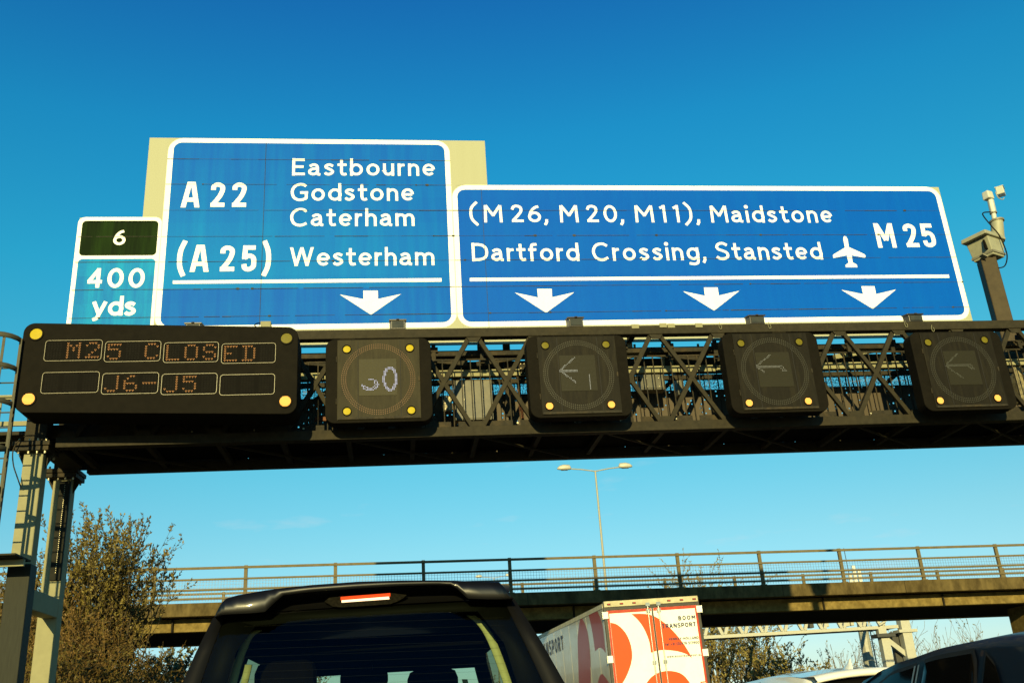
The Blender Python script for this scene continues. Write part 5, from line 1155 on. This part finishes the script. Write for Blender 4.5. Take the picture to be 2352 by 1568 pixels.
def lerp(tab, y):
    if y <= tab[0][0]: return tab[0][1]
    for (a, b), (c, d) in zip(tab[:-1], tab[1:]):
        if y <= c:
            t = (y-a)/(c-a); t = t*t*(3-2*t)*.4+t*.6; return b+(d-b)*t
    return tab[-1][1]
def hatchback(t, cx, y0, paint, roof, belt, wroof, wbelt, lower, wins, rearw, frontw, glassm, trim):
    """a car facing away: tables give heights and half widths along its length"""
    def surf(y, u):
        zb, wb, zr, wr = lerp(belt, y), lerp(wbelt, y), lerp(roof, y), lerp(wroof, y); au = abs(u); s = -1 if u < 0 else 1
        zr = max(zr, zb+.01)
        if au > .5:
            k = (1-au)/.5; x = wb+(wr-wb)*(k**1.25); z = zb+(zr-.05-zb)*k
        else:
            k = au/.5; x = wr*k; z = zr-.05*k**2.2
        return Vector((cx+s*x, y0+y, z))
    ys = []; y = belt[0][0]
    while y < belt[-1][0]+.001: ys.append(y); y += .09
    us = [-1+.05*i for i in range(41)]
    MB().grid([[surf(y, u) for u in us] for y in ys]).build('cabin', paint, t)
    def nrm(y, u):
        a = surf(y+.01, u)-surf(y-.01, u); b = surf(y, u+.01)-surf(y, u-.01); n_ = a.cross(b).normalized()
        return n_ if n_.dot(surf(y, u)-Vector((cx, y0+y, 1.0))) > 0 else -n_
    def patch(name, m_, poly_, off, parent=t):
        """poly_: outline in (y,u); filled by a fan of rows so that it hugs the body"""
        ylo = min(p[0] for p in poly_); yhi = max(p[0] for p in poly_); rows = []; n_ = 14
        for i in range(n_+1):
            y = ylo+(yhi-ylo)*(i/n_*.998+.001); xs_ = []
            for a, b in zip(poly_, poly_[1:]+poly_[:1]):
                if (a[0] <= y) != (b[0] <= y): xs_.append(a[1]+(b[1]-a[1])*(y-a[0])/(b[0]-a[0]))
            if len(xs_) >= 2:
                lo, hi = min(xs_), max(xs_); rows.append([surf(y, lo+(hi-lo)*j/8)+nrm(y, lo+(hi-lo)*j/8)*off for j in range(9)])
        return MB().grid(rows).build(name, m_, parent)
    for w_ in wins:
        for s in (1, -1):
            cy = sum(p[0] for p in w_)/len(w_); cu = sum(p[1] for p in w_)/len(w_)
            big = [(cy+(p[0]-cy)*1.0+(.022 if p[0] > cy else -.022), cu+(p[1]-cu)+(.025 if p[1] > cu else -.025)) for p in w_]
            fr = patch('window_frame', trim, [(a, s*b) for a, b in big], .006); patch('pane', glassm, [(a, s*b) for a, b in w_], .010, fr)
    patch('rear_window', glassm, rearw, .008); patch('windscreen', glassm, frontw, .008)
    def sec(y):
        zt, wb, zb, wl = lerp(belt, y) if belt[0][0] <= y <= belt[-1][0] else lerp(lower['top'], y), lerp(lower['w'], y), lerp(lower['bot'], y), lerp(lower['w'], y)
        wt = min(wb*.97, lerp(wbelt, y)+.02) if belt[0][0] <= y <= belt[-1][0] else wb*.86
        p = [(0, zb), (wl*.88, zb), (wl*.98, zb+.12), (wl, zb+.35), (wl*.99, zt-.15), (wt, zt), (0, zt+.005)]
        return [(cx+x, y0+y, z) for x, z in p]+[(cx-x, y0+y, z) for x, z in p[-2:0:-1]]
    yy = [lower['top'][0][0]+(lower['top'][-1][0]-lower['top'][0][0])*i/40 for i in range(41)]
    rows = [sec(y) for y in yy]; mb = MB(); mb.grid(rows, close=True); mb.add(rows[0], [tuple(range(12))]); mb.add(rows[-1], [tuple(range(12))]); mb.build('body', paint, t, weld=True)
    for s in (-1, 1):
        for y in (lower['wheels']): wheel(t, cx+s*(lerp(lower['w'], y)-.10), y0+y, .33, .22)
        MB().box(cx+s*.72-.1, cx+s*.72+.1, y0-.1, y0+.05, .78, .98).build('tail_lamp', REDL, t, bevel=.03)
    MB().box(cx-.26, cx+.26, y0-.16, y0-.13, .62, .73).build('number_plate', mat('yellow_plate', (.7, .55, .05), rough=.4), t)
    return surf, patch, nrm
NAVY = mat('dark_navy_car_paint', (.003, .0055, .012), rough=.35, spec=.1, vary=.0, coat=.10, scale=2)
DKT = mat('satin_window_trim', (.018, .016, .014), rough=.5, spec=.06)
DCAR = thing('car', (4.02, 3.7, 0), 'dark navy hatchback with chrome edged door post in the lane on the right', 'car')
surf, patch, nrm = hatchback(DCAR, 3.90, 3.55, NAVY,
    roof=[(-.05, .98), (.2, 1.28), (.55, 1.46), (1.0, 1.545), (1.6, 1.57), (2.1, 1.56), (2.65, 1.515), (3.25, 1.435), (3.75, 1.26), (4.05, 1.02)],
    belt=[(-.05, .97), (.5, .99), (2.0, .97), (3.3, .96), (4.05, .98)], wroof=[(-.05, .60), (.5, .66), (1.6, .70), (2.6, .69), (3.4, .66), (3.95, .62)], wbelt=[(-.05, .76), (.5, .86), (2, .89), (3.4, .87), (3.95, .80)],
    lower=dict(top=[(-.2, .75), (-.05, .97), (4.0, .97), (4.5, .88), (4.75, .70)], bot=[(-.2, .4), (.3, .24), (4.3, .24), (4.75, .35)], w=[(-.2, .66), (0, .82), (.5, .90), (4.0, .90), (4.5, .84), (4.75, .66)], wheels=(.75, 3.5)),
    wins=[[(2.42, .96), (2.42, .565), (2.75, .57), (3.10, .64), (3.42, .80), (3.58, .96)], [(1.66, .96), (1.72, .56), (2.30, .56), (2.33, .96)], [(1.28, .96), (1.50, .64), (1.60, .58), (1.60, .96)]],
    rearw=[(.02, -.62), (.02, .62), (.5, .48), (.5, -.48)], frontw=[(2.95, -.49), (2.95, .49), (3.85, .66), (3.85, -.66)], glassm=DARKG, trim=DKT)
for k, y in enumerate((2.345, 2.395)):
    for s in (-1,):
        patch('door_post_trim', mat('satin_chrome', (.32, .29, .24), rough=.3, metal=.6), [(y, s*.97), (y, s*.56), (y+.02, s*.56), (y+.02, s*.97)], .013)
MB().tube([surf(.6, u)+Vector((0, 0, .012)) for u in (-.05, 0, .05)], .02, 6).build('roof_aerial_base', TRIMB, DCAR)
SILV = mat('white_car_paint', (.72, .71, .66), keep=True, rough=.2, vary=.03, coat=.7, scale=2)
WCAR = thing('car', (4.5, 9.5, 0), 'white hatchback with shark fin aerial, partly hidden behind the navy car', 'car')
surf2, patch2, nrm2 = hatchback(WCAR, 4.61, 9.35, SILV,
    roof=[(-.1, 1.0), (.05, 1.26), (.18, 1.44), (.30, 1.525), (.7, 1.57), (1.3, 1.59), (2.0, 1.57), (2.6, 1.48), (3.2, 1.25), (3.7, 1.02)],
    belt=[(-.1, .97), (.5, .99), (2.0, .97), (3.3, .96), (3.7, .98)], wroof=[(-.1, .60), (.3, .62), (1.3, .66), (2.6, .65), (3.7, .60)], wbelt=[(-.1, .76), (.5, .86), (2, .89), (3.4, .87), (3.7, .80)],
    lower=dict(top=[(-.2, .75), (-.1, .97), (3.75, .97), (4.2, .88), (4.4, .70)], bot=[(-.2, .4), (.3, .24), (4.0, .24), (4.4, .35)], w=[(-.2, .66), (0, .82), (.5, .90), (3.8, .90), (4.2, .84), (4.4, .66)], wheels=(.7, 3.2)),
    wins=[[(.62, .94), (.66, .64), (1.28, .57), (1.34, .94)], [(1.42, .94), (1.42, .56), (2.3, .57), (2.9, .8), (3.1, .94)]],
    rearw=[(-.06, -.74), (-.06, .74), (.22, .52), (.22, -.52)], frontw=[(2.6, -.49), (2.6, .49), (3.6, .66), (3.6, -.66)], glassm=DARKG, trim=TRIMB)
sp = [[surf2(y, u)+Vector((0, 0, dz)) for u in [-.5+.1*i for i in range(11)]] for y, dz in ((.75, .004), (.42, .012), (.22, .045), (.17, .04), (.21, .01))]
sp[3] = [p+Vector((0, -.12, .02)) for p in sp[3]]; sp[2] = [p+Vector((0, -.10, .03)) for p in sp[2]]
MB().grid(sp).build('roof_spoiler', SILV, WCAR)
fb = surf2(.62, -.02)
rows = []
for k, (y, hw_, hz) in enumerate(((.14, .004, .0), (.10, .042, .012), (.02, .040, .055), (-.05, .026, .10), (-.085, .010, .105), (-.10, .004, .0))):
    rows.append([fb+Vector((hw_*c, y, -.012+hz*s_)) for c, s_ in ((-1, 0), (-.75, .45), (-.25, .92), (0, 1), (.25, .92), (.75, .45), (1, 0))])
MB().grid(rows).build('shark_fin_aerial', SILV, WCAR)

# ------------------------------------------------------------------ trees and scrub
BARK = mat('twig_bark', (.075, .052, .024), rough=.9, vary=.4, scale=10)
BARKP = mat('pale_twig_bark', (.24, .17, .07), rough=.9, vary=.4, scale=6)
def leafm(n_, c, v=.45): return mat(n_, c, rough=.6, vary=v, scale=1.6, spec=.3)
LEAF1 = leafm('willow_leaf', (.19, .148, .034)); LEAF2 = leafm('bramble_leaf', (.10, .078, .012)); LEAF3 = leafm('far_tree_leaf', (.26, .215, .055)); LEAF4 = leafm('dry_stem', (.19, .115, .03)); LEAF5 = leafm('pale_bush_leaf', (.15, .14, .055))
def leaf(mb, p, d, ln, wd, rnd):
    d = d.normalized(); s = d.cross(Vector((rnd.uniform(-1, 1), rnd.uniform(-1, 1), rnd.uniform(-1, 1)))).normalized()*wd
    m_ = p+d*ln*.5; mb.add([p, m_+s, p+d*ln, m_-s], [(0, 1, 2, 3)])
def grow(rnd, tw, lf, p, d, ln, rad, depth, o):
    n = max(3, int(ln/o['step'])); path = [p]; rr = [rad]
    for i in range(n):
        d = (d+Vector((rnd.gauss(0, 1), rnd.gauss(0, 1), rnd.gauss(0, .6)))*o['wander']+Vector((0, 0, o['up']))).normalized()
        p = p+d*ln/n; path.append(p.copy()); rr.append(max(o['minr'], rad*(1-.75*(i+1)/n)))
        if depth > 0 and i >= n*o['bare']*(1 if depth == o['depth'] else .3):
            for _ in range(o['kids'][depth-1]):
                if rnd.random() < .8:
                    a = rnd.uniform(0, 6.28); sd = d.cross(Vector((math.cos(a), math.sin(a), .2))).normalized()
                    grow(rnd, tw, lf, p.copy(), (d*(1-o['open'])+sd*o['open']).normalized(), ln*rnd.uniform(*o['ratio']), rr[-1]*.6, depth-1, o)
        if depth <= o['leafdepth'] and lf is not None:
            for _ in range(o['leaves']):
                if rnd.random() < o['ldens']:
                    ld_ = (d*.8+Vector((rnd.gauss(0, .5), rnd.gauss(0, .5), rnd.gauss(0, .4)))); leaf(lf, p-d*rnd.random()*ln/n, ld_, o['ll']*rnd.uniform(.6, 1.3), o['ll']*.24, rnd)
    tw.tube(path, rr, 3 if rad < .03 else 5, cap=False)
def tree(name, label, cat, base, stems, h, spread, o, lm, bm_, group=None, seed=1, trunk_parts=True, lean=(0, 0)):
    rnd = random.Random(seed); t = thing(name, base, label, cat, group); tw = MB(); lf = MB() if lm else None
    for k in range(stems):
        a = 2*math.pi*k/stems+rnd.uniform(-.4, .4); r_ = spread*math.sqrt(rnd.random())
        d = Vector((math.cos(a)*r_+lean[0], math.sin(a)*r_+lean[1], 1)).normalized(); hk = 1-.13*(r_/max(.01, spread))**2 if stems > 14 else 1
        grow(rnd, tw, lf, Vector(base)+Vector((math.cos(a)*.15*r_, math.sin(a)*.15*r_, -.3)), d, h*hk*rnd.uniform(.70, .90), o['rad'], o['depth'], o)
    tw.build('trunk' if stems == 1 else 'stems', bm_, t, fix=False)
    if lf: lf.build('crown', lm, t, fix=False)
    return t
OW = dict(step=.42, wander=.085, up=.10, minr=.005, depth=2, kids=(2, 2), bare=.18, open=.30, ratio=(.18, .32), leafdepth=1, leaves=3, ldens=.85, ll=.115, rad=.04)
q = at((236, 1400), 31)
tree('willow_tree', 'tall many stemmed willow with small upright leaves behind the left gantry legs', 'tree', (q.x, 31, bank_h(q.x, 31)-.2), 48, at((238, 1165), 31).z-bank_h(q.x, 31)+.1, .37, OW, LEAF1, BARK, 'willows on the left bank', 5)
q = at((120, 1450), 30)
tree('willow_tree', 'smaller willow showing between the two left gantry legs', 'tree', (q.x, 30, bank_h(q.x, 30)-.2), 8, at((120, 1235), 30).z-bank_h(q.x, 30), .30, OW, LEAF1, BARK, 'willows on the left bank', 9)
q = at((15, 1500), 30)
tree('willow_tree', 'short leafy willow left of the gantry legs at the picture edge', 'tree', (q.x, 30, bank_h(q.x, 30)-.2), 9, at((20, 1330), 30).z-bank_h(q.x, 30), .35, OW, LEAF1, BARK, 'willows on the left bank', 11)
OB = dict(step=.3, wander=.22, up=.02, minr=.006, depth=2, kids=(1, 2), bare=.1, open=.5, ratio=(.3, .5), leafdepth=2, leaves=3, ldens=.8, ll=.08, rad=.014)
bush_spots = [((60, 1500), 27.5, 2.6, 'dense brown bramble bush at the foot of the left gantry legs'), ((215, 1520), 27.5, 2.7, 'tangled brown bramble bush under the willow between the legs and the car'), ((335, 1490), 28, 2.7, 'olive bramble bush below the right side of the willow'), ((140, 1440), 29.3, 2.6, 'bramble bush with bare stems behind the rear gantry leg'), ((290, 1445), 29.6, 2.3, 'bramble bush directly at the base of the tall willow'), ((20, 1410), 29.5, 2.6, 'greenish bramble bush at the far left edge above the bank'), ((385, 1480), 30, 2.6, 'thin bramble bush against the left end of the bridge beam'), ((400, 1530), 27, 2.5, 'low bramble bush next to the left rear pillar of the black car'), ((120, 1560), 25.5, 2.0, 'low bramble bush in front of the rear gantry leg foot'), ((250, 1575), 25.5, 2.0, 'low bramble bush lowest in the middle of the bank')]
for k, (q_, Y, hh_, lab) in enumerate(bush_spots):
    p = at(q_, Y); zb_ = min(p.z-.9, bank_h(p.x, Y)+1.0)
    tree('bramble_bush', lab, 'bush', (p.x, Y, zb_), 26, hh_, 1.15, OB, LEAF2 if k % 3 else LEAF4, LEAF4, 'brambles on the left bank', 20+k)
OF = dict(step=.62, wander=.11, up=.05, minr=.014, depth=2, kids=(1, 2), bare=.12, open=.40, ratio=(.24, .40), leafdepth=1, leaves=4, ldens=.85, ll=.22, rad=.09)
far = [((1640, 1560), 88, 1318, 9, .34, 'tall spring tree whose top shows above the bridge deck behind the lorry'), ((1725, 1560), 84, 1420, 8, .36, 'bushy olive tree just right of the lorry under the bridge'), ((1800, 1560), 80, 1465, 8, .38, 'rounded olive tree in the middle below the distant gantry'), ((1862, 1560), 78, 1510, 6, .42, 'small rounded tree above the roof of the white car')]
for k, (q_, Y, ty, n_, sp_, lab) in enumerate(far):
    p = at(q_, Y); zt_ = at((q_[0], ty), Y).z
    tree('roadside_tree', lab, 'tree', (p.x, Y, 0.5), n_+9, (zt_-.5)*1.04, sp_*1.25, OF, LEAF3, BARKP, 'trees beyond the bridge', 40+k)
ON = dict(step=.8, wander=.10, up=.05, minr=.016, depth=2, kids=(1, 2), bare=.25, open=.34, ratio=(.26, .42), leafdepth=0, leaves=1, ldens=.22, ll=.25, rad=.07)
bare = [((1945, 1570), 95, 1475, 9, .42, 'bare twiggy tree left of the grey mast'), ((2020, 1570), 92, 1490, 9, .3, 'budding tree between the grey mast and the far gantry leg'), ((2090, 1570), 88, 1440, 6, .22, 'bare upright tree right of the far gantry leg'), ((2170, 1560), 92, 1456, 7, .28, 'bare tree over the roof of the navy car'), ((2270, 1560), 92, 1432, 7, .3, 'bare tall tree nearest the bridge pier')]
for k, (q_, Y, ty, n_, sp_, lab) in enumerate(bare):
    p = at(q_, Y); zt_ = at((q_[0], ty), Y).z
    tree('bare_tree', lab, 'tree', (p.x, Y, .5), n_, zt_-.5, sp_, ON, LEAF5, BARKP, 'bare trees beyond the bridge', 60+k)
OC = dict(OF, step=.5, ll=.26, rad=.05, minr=.01)
for k, (q_, Y, hh_, lab) in enumerate([((400, 1540), 60, 3.2, 'pale sunlit bush far under the left end of the bridge'), ((445, 1560), 64, 3.0, 'pale bush beside the black car seen beneath the bridge'), ((330, 1560), 58, 3.2, 'pale bush under the bridge half hidden by brambles')]):
    p = at(q_, Y); tree('sunlit_bush', lab, 'bush', (p.x, Y, max(.5, p.z-2.0)), 10, hh_, .7, OC, LEAF5, BARKP, 'sunlit bushes beyond the bridge', 80+k)
for k, (q_, Y, ty) in enumerate([((700, 1600), 75, 1490), ((1120, 1600), 110, 1560), ((1300, 1600), 90, 1540)]):
    p = at(q_, Y); zt_ = at((q_[0], ty), Y).z
    tree('roadside_tree', ('olive tree visible through the windscreen of the black car', 'olive tree far up the road hidden by the black car', 'olive tree beyond the lorry on the verge')[k], 'tree', (p.x, Y, .2), 7, zt_-.2, .4, OF, LEAF3, BARKP, 'trees beyond the bridge', 90+k)
